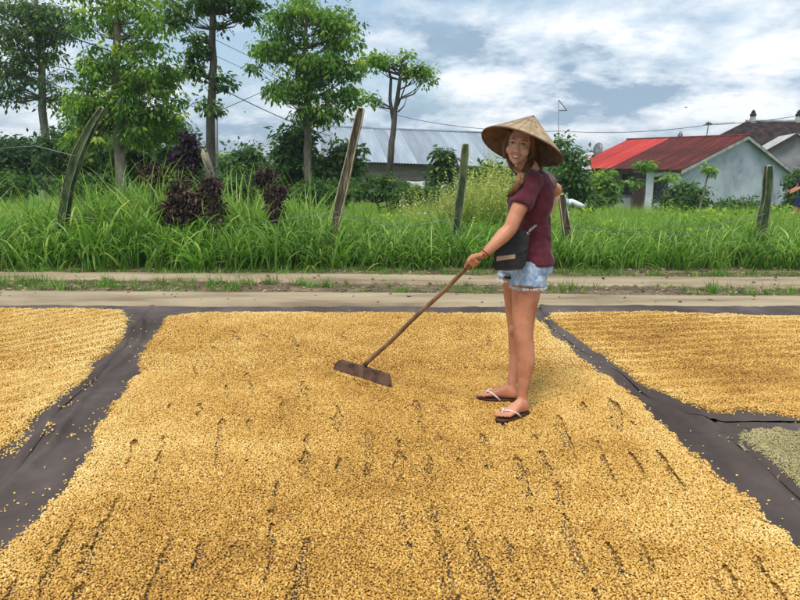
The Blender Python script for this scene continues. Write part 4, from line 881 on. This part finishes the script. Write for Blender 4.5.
# ------------------------------------------------------------------ the woman
MT['skin'] = material('tanned_skin', (.40, .15, .078), (.62, .28, .16), 6, rough=.52, c3=(.52, .22, .12), sss=.12, spec=.4, bump=.25, bscale=90, bdist=.003)
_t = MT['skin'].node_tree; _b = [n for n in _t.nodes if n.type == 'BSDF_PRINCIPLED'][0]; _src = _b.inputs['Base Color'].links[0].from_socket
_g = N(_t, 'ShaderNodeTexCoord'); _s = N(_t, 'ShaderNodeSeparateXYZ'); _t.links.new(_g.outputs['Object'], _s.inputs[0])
_m = N(_t, 'ShaderNodeMapRange', _From_Min=1.40, _From_Max=1.47); _t.links.new(_s.outputs[2], _m.inputs[0])       # face lightened in the colour, standing in for light bounced under the hat
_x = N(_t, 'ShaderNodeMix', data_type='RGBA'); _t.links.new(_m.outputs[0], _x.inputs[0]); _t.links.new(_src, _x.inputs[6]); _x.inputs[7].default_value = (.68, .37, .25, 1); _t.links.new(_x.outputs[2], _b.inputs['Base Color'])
MT['skin2'] = material('face_skin', (.50, .23, .13), (.60, .30, .18), 14, rough=.5, sss=.12, spec=.4)
MT['shirt'] = material('maroon_cotton', (.088, .012, .022), (.108, .015, .027), 14, rough=.9, bump=.5, bscale=11, bdist=.05, stretch=(1, 1, .6), sheen=.2, c3=(.098, .014, .025))
MT['denim'] = material('faded_denim', (.15, .22, .35), (.64, .70, .78), 24, rough=.9, bump=.5, bscale=160, bdist=.003, c3=(.33, .43, .57), lo=.3, hi=.74, detail=12, stretch=(1, 1, .6))
MT['fray'] = material('white_fray', (.75, .78, .82), rough=.9)
MT['leather'] = material('black_leather', (.008, .007, .007), (.022, .019, .018), 14, rough=.5, bump=.5, bscale=22, bdist=.01, spec=.3)
MT['tan'] = material('tan_leather', (.42, .27, .16), rough=.5)
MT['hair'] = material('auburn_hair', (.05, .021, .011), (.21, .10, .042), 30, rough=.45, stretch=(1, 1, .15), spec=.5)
MT['hair_tip'] = material('golden_hair_tips', (.14, .06, .022), (.38, .20, .08), 30, rough=.45, stretch=(1, 1, .15), spec=.5)  # golden tips of the auburn hair, the hair's own colour
MT['straw'] = material('woven_bamboo', (.25, .175, .10), (.50, .375, .235), 22, rough=.75, c3=(.37, .27, .165), bump=.5, bscale=90, bdist=.003)
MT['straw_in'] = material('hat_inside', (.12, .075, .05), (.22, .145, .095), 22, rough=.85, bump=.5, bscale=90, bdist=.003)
MT['rubber'] = material('dark_rubber', (.025, .014, .012), rough=.6)
MT['sole_top'] = material('brown_footbed', (.10, .045, .03), rough=.7)
MT['strap'] = material('pale_strap', (.70, .62, .60), rough=.4)
MT['eye_white'] = material('eye_white', (.6, .57, .55), rough=.2); MT['iris'] = material('dark_iris', (.03, .02, .015), rough=.1)
MT['lip'] = material('lips', (.50, .17, .14), rough=.4); MT['teeth'] = material('teeth', (.8, .78, .73), rough=.25); MT['brow'] = material('eyebrow', (.06, .03, .018), rough=.9)
MT['chain'] = material('silver_chain', (.6, .6, .6), rough=.25, metal=.9)
def voxel(o, size, it=6, fac=.5):
    m = o.modifiers.new('r', 'REMESH'); m.mode = 'VOXEL'; m.voxel_size = size; m.use_smooth_shade = True
    if it: s = o.modifiers.new('s', 'SMOOTH'); s.factor = fac; s.iterations = it
    return o
GZ = .028
woman = empty('person', V3((.74, 4.0, GZ)), 'woman in a conical straw hat, maroon t-shirt and torn denim shorts raking the beans', 'person')
def frame(deg):
    a = R(deg); F = V3((-math.cos(a), -math.sin(a), 0)); L = V3((math.sin(a), -math.cos(a), 0)); return F, L
def ring(px, py, a, b, yaw, Y=4.0, k=1.0):
    F, L = frame(yaw); return (P(px, py, Y), F * a * k, L * b * k)
body = MB()
torso = [(531.5, 171, .050, .060, 15), (533, 176, .066, .125, 15), (533, 184, .086, .165, 17), (532, 193, .102, .172, 18), (529.5, 202, .113, .162, 19), (529.5, 214, .098, .146, 20), (531, 226, .085, .134, 22), (531, 236, .084, .132, 25), (529, 247, .098, .148, 30), (526.5, 257, .112, .165, 35), (525, 266, .118, .172, 38)]
body.loft([ring(px, py, a, b, y, k=.865) for px, py, a, b, y in torso] + [ring(524, 278, .09, .14, 38)], 28, 2.2)
# head frame
f = V3((-.30, -.95, -.02)).normalized(); u = V3((.17, .02, .98)); u = (u - f * u.dot(f)).normalized(); r = f.cross(u).normalized()   # r: towards image left ear side
hc = P(520, 144.5, 3.93)
def Hd(a, b, c): return hc + r * a + u * b + f * c
def ellH(c, s, fw, up, nu=18, nv=12): body.ell(Hd(*c), r * s, f * fw, u * up, nu, nv)
ellH((0, .022, -.012), .073, .092, .094); ellH((0, -.028, .026), .061, .062, .072); ellH((0, -.065, .03), .046, .05, .042)
body.sph(Hd(0, -.093, .064), .019); 
for s in (-1, 1):
    body.sph(Hd(.036 * s, -.034, .056), .029); body.ell(Hd(.073 * s, -.012, -.004), r * .009, f * .016, u * .028)
    body.sph(Hd(.012 * s, -.036, .094), .009)
ellH((0, .030, .066), .048, .020, .016)
body.tube([Hd(0, .014, .080), Hd(0, -.012, .094), Hd(0, -.032, .106)], [.0075, .0095, .0115], 8)
body.sph(Hd(0, -.033, .104), .0125)
ellH((0, -.062, .074), .028, .018, .020)
neck0 = P(531, 176, 3.99)
body.tube([neck0, P(529.5, 168, 3.97), Hd(0, -.06, -.015)], [.062, .052, .05], 14)
# near arm, holding the rake
S1, E1, W1 = P(530.5, 182, 3.86), P(510, 229, 3.76), P(483.5, 255, 3.70)
body.tube([S1, S1.lerp(E1, .35), S1.lerp(E1, .75), E1, E1.lerp(W1, .25), E1.lerp(W1, .65), W1], [.058, .050, .042, .040, .042, .031, .0235], 14)
# far arm, hand behind the hip
S2, E2, W2 = P(539, 181, 4.13), P(555, 190, 4.38), P(542, 222, 4.20)
body.tube([S2, S2.lerp(E2, .5), E2, E2.lerp(W2, .3), W2], [.055, .046, .042, .040, .026], 12); body.sph(E2, .046)
body.tube([W2, P(536, 233, 4.17), P(531, 239, 4.15)], [.026, .034, .02], 10, flat=.5)
# legs
def leg(pts): body.tube([P(*p[:3]) for p in pts], [p[3] * .95 for p in pts], 18)
leg([(531, 262, 3.93, .095), (528.5, 276, 3.92, .094), (526, 292, 3.90, .089), (524, 312, 3.88, .074), (523.5, 330, 3.86, .061), (524, 338, 3.85, .057), (525.5, 350, 3.845, .056), (526.5, 362, 3.84, .054), (524.5, 378, 3.825, .041), (522.5, 393, 3.80, .032), (522.5, 402, 3.79, .034), (523, 408, 3.785, .030)])
body.ell(P(521.5, 334, 3.83), (.036, 0, 0), (0, .022, 0), (0, 0, .05))
leg([(518, 262, 4.06, .095), (517, 276, 4.07, .092), (516.5, 292, 4.09, .085), (516.5, 312, 4.11, .070), (516.5, 330, 4.11, .056), (516.5, 345, 4.10, .052), (517, 356, 4.09, .050), (514.5, 372, 4.07, .039), (512, 384, 4.05, .031), (512, 391, 4.04, .033), (513, 396, 4.035, .028)])
body.ell(P(513, 330, 4.07), (.026, 0, 0), (0, .022, 0), (0, 0, .034))
TOES = []
def foot(heel, toe, sgn):
    h = V3((heel[0], heel[1], GZ + .02)); t = V3((toe[0], toe[1], GZ + .02)); d = (t - h).normalized(); L = .238; wv = d.cross(UP).normalized()
    rr_ = [(0.0, .014, .016, .022), (.05, .026, .026, .028), (.14, .031, .036, .036), (.28, .030, .044, .044), (.42, .032, .034, .036), (.58, .038, .024, .027), (.72, .044, .016, .019), (.82, .043, .012, .015)]
    body.loft([(h + d * (q * L) + UP * zc, wv * w_, UP * hh) for q, w_, hh, zc in rr_], 18, 2.3)
    for i in range(5):
        o_ = sgn * (.032 - .0165 * i); ln = (.050, .047, .040, .033, .026)[i]; rd = (.0125, .0088, .0082, .0078, .0075)[i]; s0 = (.80, .80, .78, .75, .71)[i]
        a = h + d * (s0 * L) + wv * o_ + UP * .012
        body.tube([a, a + d * ln * .5 + UP * .003, a + d * ln * .9, a + d * ln - UP * .001], [rd, rd, rd * .95, rd * .5], 8); TOES.append((a + d * ln * .85 + UP * rd * .8, d, rd))
    # flip-flop
    so = MB(); out_ = []
    for k in range(40):
        th = 2 * math.pi * k / 40; c_, s_ = math.cos(th), math.sin(th); x_ = .5 + .53 * c_
        wd = .033 + .016 * max(0, min(1, (x_ - .25) / .45)); out_.append(h + d * (x_ * L * 1.03) + wv * (math.copysign(abs(s_) ** .8, s_) * wd))
    for z0, z1, nm, mt, k_ in ((GZ - .014, GZ + .010, 'sole', MT['rubber'], 1.0), (GZ + .0102, GZ + .0145, 'footbed', MT['sole_top'], .97)):
        so = MB(); cc = h + d * L * .5; q = [cc + (V3((p.x, p.y, cc.z)) - cc) * k_ for p in out_]
        prism(so, [V3((p.x, p.y, z0)) for p in q], V3((0, 0, z1 - z0)))
        oo = so.build(nm, mt, FF if nm == 'sole' else FF); 
    st_ = MB(); top = h + d * (.80 * L) + UP * .024 + wv * (sgn * .016)
    for s_ in (-1, 1):
        side = h + d * (.42 * L) + wv * (s_ * .040) - UP * .008; mid = h + d * (.62 * L) + wv * (s_ * .036) + UP * (.030)
        mid2 = h + d * (.72 * L) + wv * (s_ * .022 + sgn * .006) + UP * (.040)
        st_.tube([side, side.lerp(mid, .5) + wv * (s_ * .004) + UP * .004, mid, mid2, top + UP * .010], [.0055, .0055, .0055, .005, .0045], 8)
    st_.tube([top + UP * .010, top - UP * .022 + d * .006], .004, 6)
    st_.build('strap', MT['strap'], FF, True)
FF = empty('flip_flop', V3((n_h[0], n_h[1], GZ)), 'dark flip-flop with pale strap on the near foot of the woman', 'sandal', 'flip-flops of the woman')
foot(n_h, n_t, 1)
FF = empty('flip_flop', V3((f_h[0], f_h[1], GZ)), 'dark flip-flop with pale strap on the far foot of the woman', 'sandal', 'flip-flops of the woman')
foot(f_h, f_t, -1)
# rake handle and hand
RE, RH = P(479.5, 256.5, 3.72), P(363, 367, 4.44)
ha = (RH - RE).normalized(); hcv = V3((0, -1, 0)); hcv = (hcv - ha * hcv.dot(ha)).normalized(); hn = hcv.cross(ha).normalized()
if hn.z < 0: hn = -hn
Gp = RE + ha * .035                                   # middle of the grip
def Q(a, n_, c): return Gp + ha * a + hn * n_ + hcv * c
body.tube([W1, W1.lerp(Q(-.008, .026, .012), .5), Q(-.002, .026, .014)], [.0235, .026, .030], 12, flat=.72)
body.ell(Q(.008, .024, .008), ha * .036, hn * .018, hcv * .030)
for i, a in enumerate((.012, -.006, -.024)):
    body.tube([Q(a + .006, .022, .018), Q(a + .006, .016, .032), Q(a + .004, -.006, .034), Q(a + .003, -.018, .022), Q(a + .002, -.020, .006)], [.0095, .0088, .0084, .0078, .0064], 9)
body.tube([Q(.030, .022, .010), Q(.046, .022, .012), Q(.068, .018, .008), Q(.086, .014, .004)], [.0105, .0095, .0085, .0065], 9)       # index finger lies along the handle
body.tube([Q(.006, .018, -.020), Q(.026, .010, -.026), Q(.048, .004, -.022), Q(.060, .004, -.016)], [.012, .0105, .0095, .0075], 9)       # thumb on the far side
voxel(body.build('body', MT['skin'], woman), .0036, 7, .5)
# face details
def small(name, mb, mat): return mb.build(name, mat, woman, True)
for s in (-1, 1):
    m = MB(); c_ = Hd(.0315 * s, .003, .0765); m.ell(c_, r * .012, f * .008, u * .0036, 12, 8); e_ = m.build('eye', MT['eye_white'], woman, True)
    m = MB(); m.ell(c_ + f * .0055, r * .0052, f * .004, u * .0040, 10, 6); m.build('iris', MT['iris'], e_, True)
    m = MB(); m.tube([Hd(.016 * s, .0065, .085), Hd(.030 * s, .0105, .087), Hd(.047 * s, .004, .077)], [.0012, .0022, .001], 6); m.build('eyelash', MT['brow'], woman, True)
    m = MB(); m.tube([Hd(.013 * s, .024, .0905), Hd(.030 * s, .030, .088), Hd(.050 * s, .022, .074)], [.003, .0036, .0012], 6, flat=.6); m.build('eyebrow', MT['brow'], woman, True)
m = MB(); k = 11; up_ = []; lo_ = []
for i in range(k):
    t = -1 + 2 * i / (k - 1); x_ = .029 * t; cz = .011 * t * t; dep = .0985 - .018 * t * t
    up_.append(Hd(x_, -.058 + cz, dep)); lo_.append(Hd(x_, -.074 + cz * 2.3, dep - .003))
m.add([p - f * .001 for p in up_] + [p - f * .001 for p in lo_] + [p - f * .008 for p in up_] + [p - f * .008 for p in lo_], [(i, i + 1, k + i + 1, k + i) for i in range(k - 1)] + [(2 * k + i, 3 * k + i, 3 * k + i + 1, 2 * k + i + 1) for i in range(k - 1)]); small('teeth', m, MT['teeth'])
m = MB(); m.tube(up_, [.0012] + [.0032] * (k - 2) + [.0012], 6); m.tube(lo_, [.0012] + [.0042] * (k - 2) + [.0012], 6); small('lips', m, MT['lip'])
# hair
m = MB(); m.ell(Hd(0, .030, -.022), r * .083, f * .086, u * .096, 20, 14); m.ell(Hd(0, -.03, -.055), r * .07, f * .045, u * .085, 16, 10)
for s in (-1, 1): m.tube([Hd(.062 * s, .07, .045), Hd(.074 * s, .03, .028), Hd(.078 * s, -.03, .012), Hd(.070 * s, -.09, .0)], [.014, .016, .017, .014], 8)
voxel(m.build('hair', MT['hair'], woman), .005, 4); hair = [o for o in woman.children if o.name.startswith('hair')][0]
def lock(guide, n, rad, mat, seed, name='lock'):
    rr = random.Random(seed); m = MB(); L = [V3(g) for g in guide]
    for i in range(n):
        a = rr.uniform(0, 6.28); q = rr.random() ** .5; pts = []; rs_ = []
        for j in range(len(L)):
            for s in range(3 if j < len(L) - 1 else 1):
                t = s / 3; c_ = L[j].lerp(L[min(j + 1, len(L) - 1)], t); tt = (j + t) / (len(L) - 1); R_ = rad * (.75 + .5 * math.sin(tt * 3.1)) * q
                aa = a + tt * 1.2; pts.append(c_ + V3((math.cos(aa) * R_, math.sin(aa) * R_ * .7, 0)) + V3((rr.gauss(0, .002), rr.gauss(0, .002), 0))); rs_.append(.0026 * (1 - .75 * tt))
        m.tube(pts, rs_, 5, cap=False)
    return m.build(name, mat, hair, True)
lock([P(508.5, 150, 3.96), P(509, 160, 3.94), P(513, 169, 3.88), P(520, 178, 3.80)], 46, .014, MT['hair'], 1)
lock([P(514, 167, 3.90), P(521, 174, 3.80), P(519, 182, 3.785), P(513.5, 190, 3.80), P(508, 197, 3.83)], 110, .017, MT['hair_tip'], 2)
lock([P(531.5, 150, 3.94), P(531, 160, 3.90), P(526, 170, 3.84), P(520, 182, 3.80), P(514, 193, 3.81)], 110, .018, MT['hair'], 3)
lock([P(533, 145, 3.96), P(535, 158, 3.97), P(536, 170, 4.0), P(536, 181, 4.04)], 80, .032, MT['hair'], 4)
# shirt
sh = MB(); SH = torso[:10]
rings = [ring(531.5, 171.5, .056, .068, 15)] + [ring(px, py, a, b, y, k=1.02) for px, py, a, b, y in torso[1:9]] + [ring(527, 256, .122, .174, 34), ring(526.5, 262.5, .126, .178, 35)]
sh.loft(rings, 36, 2.2)
sh.tube([S1 + V3((.01, .05, .01)), S1 + V3((0, -.005, 0)), S1.lerp(E1, .22), S1.lerp(E1, .40), S1.lerp(E1, .50)], [.062, .068, .064, .060, .060], 18)
sh.tube([S2, S2.lerp(E2, .25), S2.lerp(E2, .5)], [.066, .062, .06], 16)
so_ = voxel(sh.build('t_shirt', MT['shirt'], woman), .006, 5)
tx = bpy.data.textures.new('folds', 'CLOUDS'); tx.noise_scale = .07; tx.noise_depth = 1
dm = so_.modifiers.new('d', 'DISPLACE'); dm.texture = tx; dm.strength = .024; dm.mid_level = .38
# shorts
ss = MB(); ss.loft([ring(px, py, a, b, y, k=1.0) for px, py, a, b, y in ((528, 252, .095, .140, 32), (526, 259, .113, .162, 35), (525, 266, .125, .178, 38), (524.5, 272, .12, .176, 38))], 32, 2.2)
ss.tube([P(532, 264, 3.93), P(529, 273, 3.92), P(528, 287, 3.905)], [.096, .102, .106], 24); ss.tube([P(517, 264, 4.06), P(515, 272, 4.055), P(513, 280, 4.05)], [.092, .098, .097], 24)
so_ = voxel(ss.build('denim_shorts', MT['denim'], woman), .006, 4)
tx = bpy.data.textures.new('creases', 'CLOUDS'); tx.noise_scale = .03; tx.noise_depth = 2
dm = so_.modifiers.new('d', 'DISPLACE'); dm.texture = tx; dm.strength = .014; dm.mid_level = .5
shorts = so_
m = MB()
for (c0, rad, Yc, tilt) in (((528, 286), .101, 3.905, 0), ((513, 279), .093, 4.05, 0)):
    cc = P(*c0, Yc)
    for i in range(260):
        th = rnd.uniform(0, 6.283); q = cc + V3((math.cos(th) * rad, math.sin(th) * rad, rnd.uniform(-.002, .006))); L = rnd.uniform(.003, .018)
        m.tube([q, q + V3((rnd.gauss(0, .004), rnd.gauss(0, .004), -L * .5)), q + V3((rnd.gauss(0, .006), rnd.gauss(0, .006), -L))], .0011, 3, cap=False)
o = m.build('frayed_hem', MT['fray'], shorts); 
m = MB(); cc = P(508, 277.5, 3.945); m.ell(cc, (.026, -.016, .0), (0, .012, 0), (.0, 0, .010), 12, 8); m.build('torn_hole', MT['leather'], shorts, True)
m = MB(); m.tube([P(545, 262, 3.93), P(543, 270, 3.90), P(538, 286, 3.83)], .002, 4); m.build('seam', MT['fray'], shorts)
# bracelet
m = MB(); wd = (W1 - E1).normalized(); c_ = W1 - wd * .012; a = wd.cross(UP).normalized(); b_ = wd.cross(a)
m.tube([c_ + a * math.cos(t) * .0265 + b_ * math.sin(t) * .0265 for t in np.linspace(0, 6.283, 20)], .0028, 6); m.build('bracelet', material('red_bracelet', (.22, .03, .03), rough=.6), woman, True)
# hat
rc = P(521.8, 147.3, 3.92); ax = V3((.37 * .956, .28, .93 * .956)).normalized(); x1 = ax.cross(V3((0, 1, 0))).normalized(); x2 = ax.cross(x1)
HR, HH = .236, .198
hat = link('conical_hat', MB().mesh('x'), None); bpy.data.objects.remove(hat)
def cone(r0, r1, nr, ns, z, under=False):
    V, F = [], []
    for j in range(nr + 1):
        t = j / nr; rr_ = r0 + (r1 - r0) * t; h_ = HH * (1 - rr_ / HR) + z
        for k in range(ns):
            th = 2 * math.pi * k / ns; w_ = .0012 * math.cos(th * 24) * min(1, rr_ / .1); V.append(rc + (x1 * math.cos(th) + x2 * math.sin(th)) * rr_ + ax * (h_ + w_ + .006 * (rr_ / HR) ** 2 * math.sin(th * 2 + 1) + .0012 * math.sin(rr_ * 420)))
    for j in range(nr):
        for k in range(ns):
            k2 = (k + 1) % ns; q = (j * ns + k, j * ns + k2, (j + 1) * ns + k2, (j + 1) * ns + k); F.append(q if not under else q[::-1])
    m = MB(); m.add(V, F); return m
ho = cone(.004, HR, 40, 144, 0).build('conical_hat', MT['straw'], woman, True)
cone(.004, HR - .002, 40, 144, -.006, True).build('lining', MT['straw_in'], ho, True)
m = MB(); m.tube([rc + (x1 * math.cos(t) + x2 * math.sin(t)) * (HR) + ax * (-.003 + .006 * math.sin(t * 2 + 1)) for t in np.linspace(0, 6.2832, 73)], .0048, 8, cap=False); m.build('rim', MT['straw_in'], ho, True)
m = MB(); m.loft([(rc + ax * (HH * (1 - q / HR) + .002), x1 * q, x2 * q) for q in (.024, .016, .008, .002)], 14); m.build('tip', MT['leather'], ho, True)
for i in range(24):
    th = 2 * math.pi * (i + .5) / 24; d_ = x1 * math.cos(th) + x2 * math.sin(th)
    m = MB(); m.tube([rc + d_ * q + ax * (HH * (1 - q / HR) + .0012 + .006 * (q / HR) ** 2 * math.sin(th * 2 + 1)) for q in (.02, .09, .16, HR - .002)], .0016, 4); m.build('rib', MT['straw'], ho)
# bag
def bagpt(px, py, Y): return P(px, py, Y)
bag0 = P(510, 268, 3.80); bag = empty('shoulder_bag', bag0, 'black leather shoulder bag with a tan stripe hanging at the hip of the woman', 'bag')
poly = [(508, 232.5, 3.80), (519, 232, 3.79), (528.5, 233, 3.79), (526.5, 250, 3.765), (524, 265, 3.755), (521.5, 268, 3.755), (509, 269.5, 3.76), (496, 269, 3.77), (494, 266.5, 3.77), (495.5, 254, 3.78), (501, 242, 3.79)]
m = MB(); prism(m, [P(*p) for p in poly], V3((.01, .05, 0))); o = m.build('pouch', MT['leather'], bag); bv = o.modifiers.new('b', 'BEVEL'); bv.width = .008; bv.segments = 3; bv.limit_method = 'ANGLE'; bv.angle_limit = R(50)
m = MB(); prism(m, [P(*p) + V3((0, -.006, 0)) for p in ((509, 233, 3.80), (528, 233.5, 3.79), (526, 249, 3.767), (522, 252.5, 3.768), (498, 254.5, 3.78), (498, 250, 3.785))], V3((.001, .008, 0))); o = m.build('flap', MT['leather'], bag); bv = o.modifiers.new('b', 'BEVEL'); bv.width = .003
m = MB(); prism(m, [P(*p) + V3((0, -.006, 0)) for p in ((496.5, 256.5, 3.778), (515, 254, 3.772), (515, 258.3, 3.768), (496.3, 261, 3.774))], V3((.001, .008, 0))); m.build('stripe', MT['tan'], bag)
m = MB(); ch = [P(527.5, 234, 3.785), P(530, 230, 3.80), P(533, 227.5, 3.83), P(536, 225.5, 3.862)]
for i in range(12):
    c_ = ch[0].lerp(ch[3], i / 11); c_.z = (ch[min(3, int(i / 11 * 3))]).lerp(ch[min(3, int(i / 11 * 3) + 1)], (i / 11 * 3) % 1).z
    m.tube([c_ + V3((math.cos(t) * .005, -.004 + (.003 * math.sin(t) if i % 2 else 0), math.sin(t) * .005)) for t in np.linspace(0, 6.283, 9)], .001, 4)
m.build('chain', MT['chain'], bag, True)
m = MB(); m.tube([P(536, 225.5, 3.862), P(542, 218, 3.93), P(546, 208, 4.02), P(546, 195, 4.10), P(541, 181, 4.14), P(534, 178, 4.10)], .005, 6, flat=.5); m.build('strap', MT['leather'], bag, True)
# rake
MT['wood'] = material('worn_wood', (.12, .065, .035), (.34, .21, .12), 10, rough=.7, c3=(.22, .13, .07), bump=.4, bscale=60, bdist=.003, stretch=(1, 1, .5))
MT['board'] = material('dark_board', (.05, .025, .017), (.15, .08, .055), 14, rough=.75, bump=.4, bscale=60, bdist=.003)
rk = empty('rake', RH, 'long handled wooden rake with a flat dark board head held by the woman', 'rake')
hl = MB(); n = 14; pts = [RE - ha * .03 + (RH + ha * .0 - RE + ha * .03) * (i / n) + V3((0, 0, .004 * math.sin(i * 1.1))) for i in range(n + 1)]
hl.tube(pts, [.0125 + .003 * (i / n) + .0006 * math.sin(i * 2.2) for i in range(n + 1)], 12); hl.build('handle', MT['wood'], rk, True)
a = V3((*G(333, 373.5), GZ)); b_ = V3((*G(388, 391.5), GZ)); e1 = (b_ - a).normalized(); nn_ = e1.cross(UP).normalized(); 
if nn_.y > 0: nn_ = -nn_
tv = (UP * 1.0 + nn_ * -.35).normalized()
m = MB(); prism(m, [a - tv * .012, b_ - tv * .012, b_ - e1 * .004 + tv * .035, b_ - e1 * .035 + tv * .088, a + e1 * .03 + tv * .088, a + e1 * .0 + tv * .055], -nn_ * .026)
o = m.build('head', MT['board'], rk); bv = o.modifiers.new('b', 'BEVEL'); bv.width = .003; bv.segments = 2
m = MB(); q = RH; m.tube([q - ha * .03, q + ha * .03], [.02, .022], 10); m.build('socket', MT['board'], rk, True)
# ------------------------------------------------------------------ person at the right edge
pB = P(800, 234, 18); pg = V3((pB.x, 18, float(ground_z(pB.x, 18))))
pr = empty('person', pg, 'barefoot person in dark blue shorts cut off by the right edge of the field', 'person')
def q_(x, z, y=0): return pg + V3((x, y, z))
m = MB()
m.tube([q_(-.30, .02), q_(-.24, .10), q_(-.20, .45), q_(-.05, .86)], [.04, .045, .06, .09], 10); m.tube([q_(.12, .02, .15), q_(.14, .1, .15), q_(.14, .45, .1), q_(.05, .86, .05)], [.04, .045, .06, .09], 10)
m.loft([(q_(.0, .82), V3((.13, 0, 0)), V3((0, .17, 0))), (q_(.0, 1.05), V3((.11, 0, 0)), V3((0, .15, 0))), (q_(-.02, 1.25), V3((.12, 0, 0)), V3((0, .19, 0))), (q_(-.02, 1.42), V3((.07, 0, 0)), V3((0, .1, 0)))], 16)
m.tube([q_(-.02, 1.4), q_(-.03, 1.5)], .055, 10); m.ell(q_(-.05, 1.61), (.1, 0, 0), (0, .08, 0), (0, 0, .12)); m.tube([q_(-.14, 1.61), q_(-.165, 1.585)], [.01, .014], 6)
for dy, p2, p3 in ((-.2, (-.24, 1.12), (-.44, 1.0)), (.2, (-.1, 1.1), (-.3, 1.0))):
    m.tube([q_(-.02, 1.36, dy * .8), q_(p2[0], p2[1], dy), q_(p3[0], p3[1], dy)], [.055, .042, .026], 10)
    for k in range(4): m.tube([q_(p3[0], p3[1] - .012 * k + .018, dy), q_(p3[0] - .05, p3[1] - .014 * k + .012, dy), q_(p3[0] - .09, p3[1] - .02 * k - .005, dy)], [.014, .01, .007], 6)
    m.tube([q_(p3[0], p3[1] + .02, dy), q_(p3[0] - .03, p3[1] + .045, dy), q_(p3[0] - .055, p3[1] + .05, dy)], [.013, .01, .008], 6)
for y_ in (0, .15): 
    x_ = -.30 if y_ == 0 else .12; m.loft([(q_(x_ + .05, .035, y_), V3((0, .03, 0)), V3((0, 0, .03))), (q_(x_ - .06, .03, y_), V3((0, .04, 0)), V3((0, 0, .025))), (q_(x_ - .16, .018, y_), V3((0, .035, 0)), V3((0, 0, .012)))], 10)
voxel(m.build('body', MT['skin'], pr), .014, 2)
m = MB(); m.loft([(q_(0, .78), V3((.16, 0, 0)), V3((0, .19, 0))), (q_(0, 1.0), V3((.13, 0, 0)), V3((0, .17, 0)))], 16); m.tube([q_(-.02, .88), q_(-.14, .60)], [.12, .12], 12); m.tube([q_(.05, .88, .08), q_(.12, .6, .1)], [.12, .12], 12)
voxel(m.build('shorts', material('navy_cloth', (.02, .03, .14), rough=.9), pr), .016, 2)
m = MB(); m.loft([(q_(0, .96), V3((.14, 0, 0)), V3((0, .17, 0))), (q_(-.02, 1.25), V3((.145, 0, 0)), V3((0, .21, 0))), (q_(-.02, 1.41), V3((.1, 0, 0)), V3((0, .15, 0)))], 16); m.tube([q_(-.02, 1.36, -.16), q_(-.13, 1.22, -.19)], [.075, .07], 12); m.tube([q_(-.02, 1.36, .16), q_(-.07, 1.22, .19)], [.075, .07], 12)
voxel(m.build('t_shirt', MT['dark_cloth'], pr), .016, 2)
m = MB(); m.ell(q_(-.03, 1.65), (.11, 0, 0), (0, .09, 0), (0, 0, .1)); m.build('hair', MT['iris'], pr, True)
# ------------------------------------------------------------------ haze
b = MB(); b.box((0, 450, 10), (3800, 2800, 28)); hz = b.build('haze', None); setprops(hz, 'thin pale air', kind='stuff')
m = bpy.data.materials.new('haze'); m.use_nodes = True; t = m.node_tree; t.nodes.clear(); o = N(t, 'ShaderNodeOutputMaterial'); v = N(t, 'ShaderNodeVolumePrincipled')
v.inputs['Color'].default_value = (.80, .88, .97, 1); v.inputs['Density'].default_value = .0008; t.links.new(v.outputs[0], o.inputs['Volume']); hz.data.materials.append(m); hz.display_type = 'WIRE'
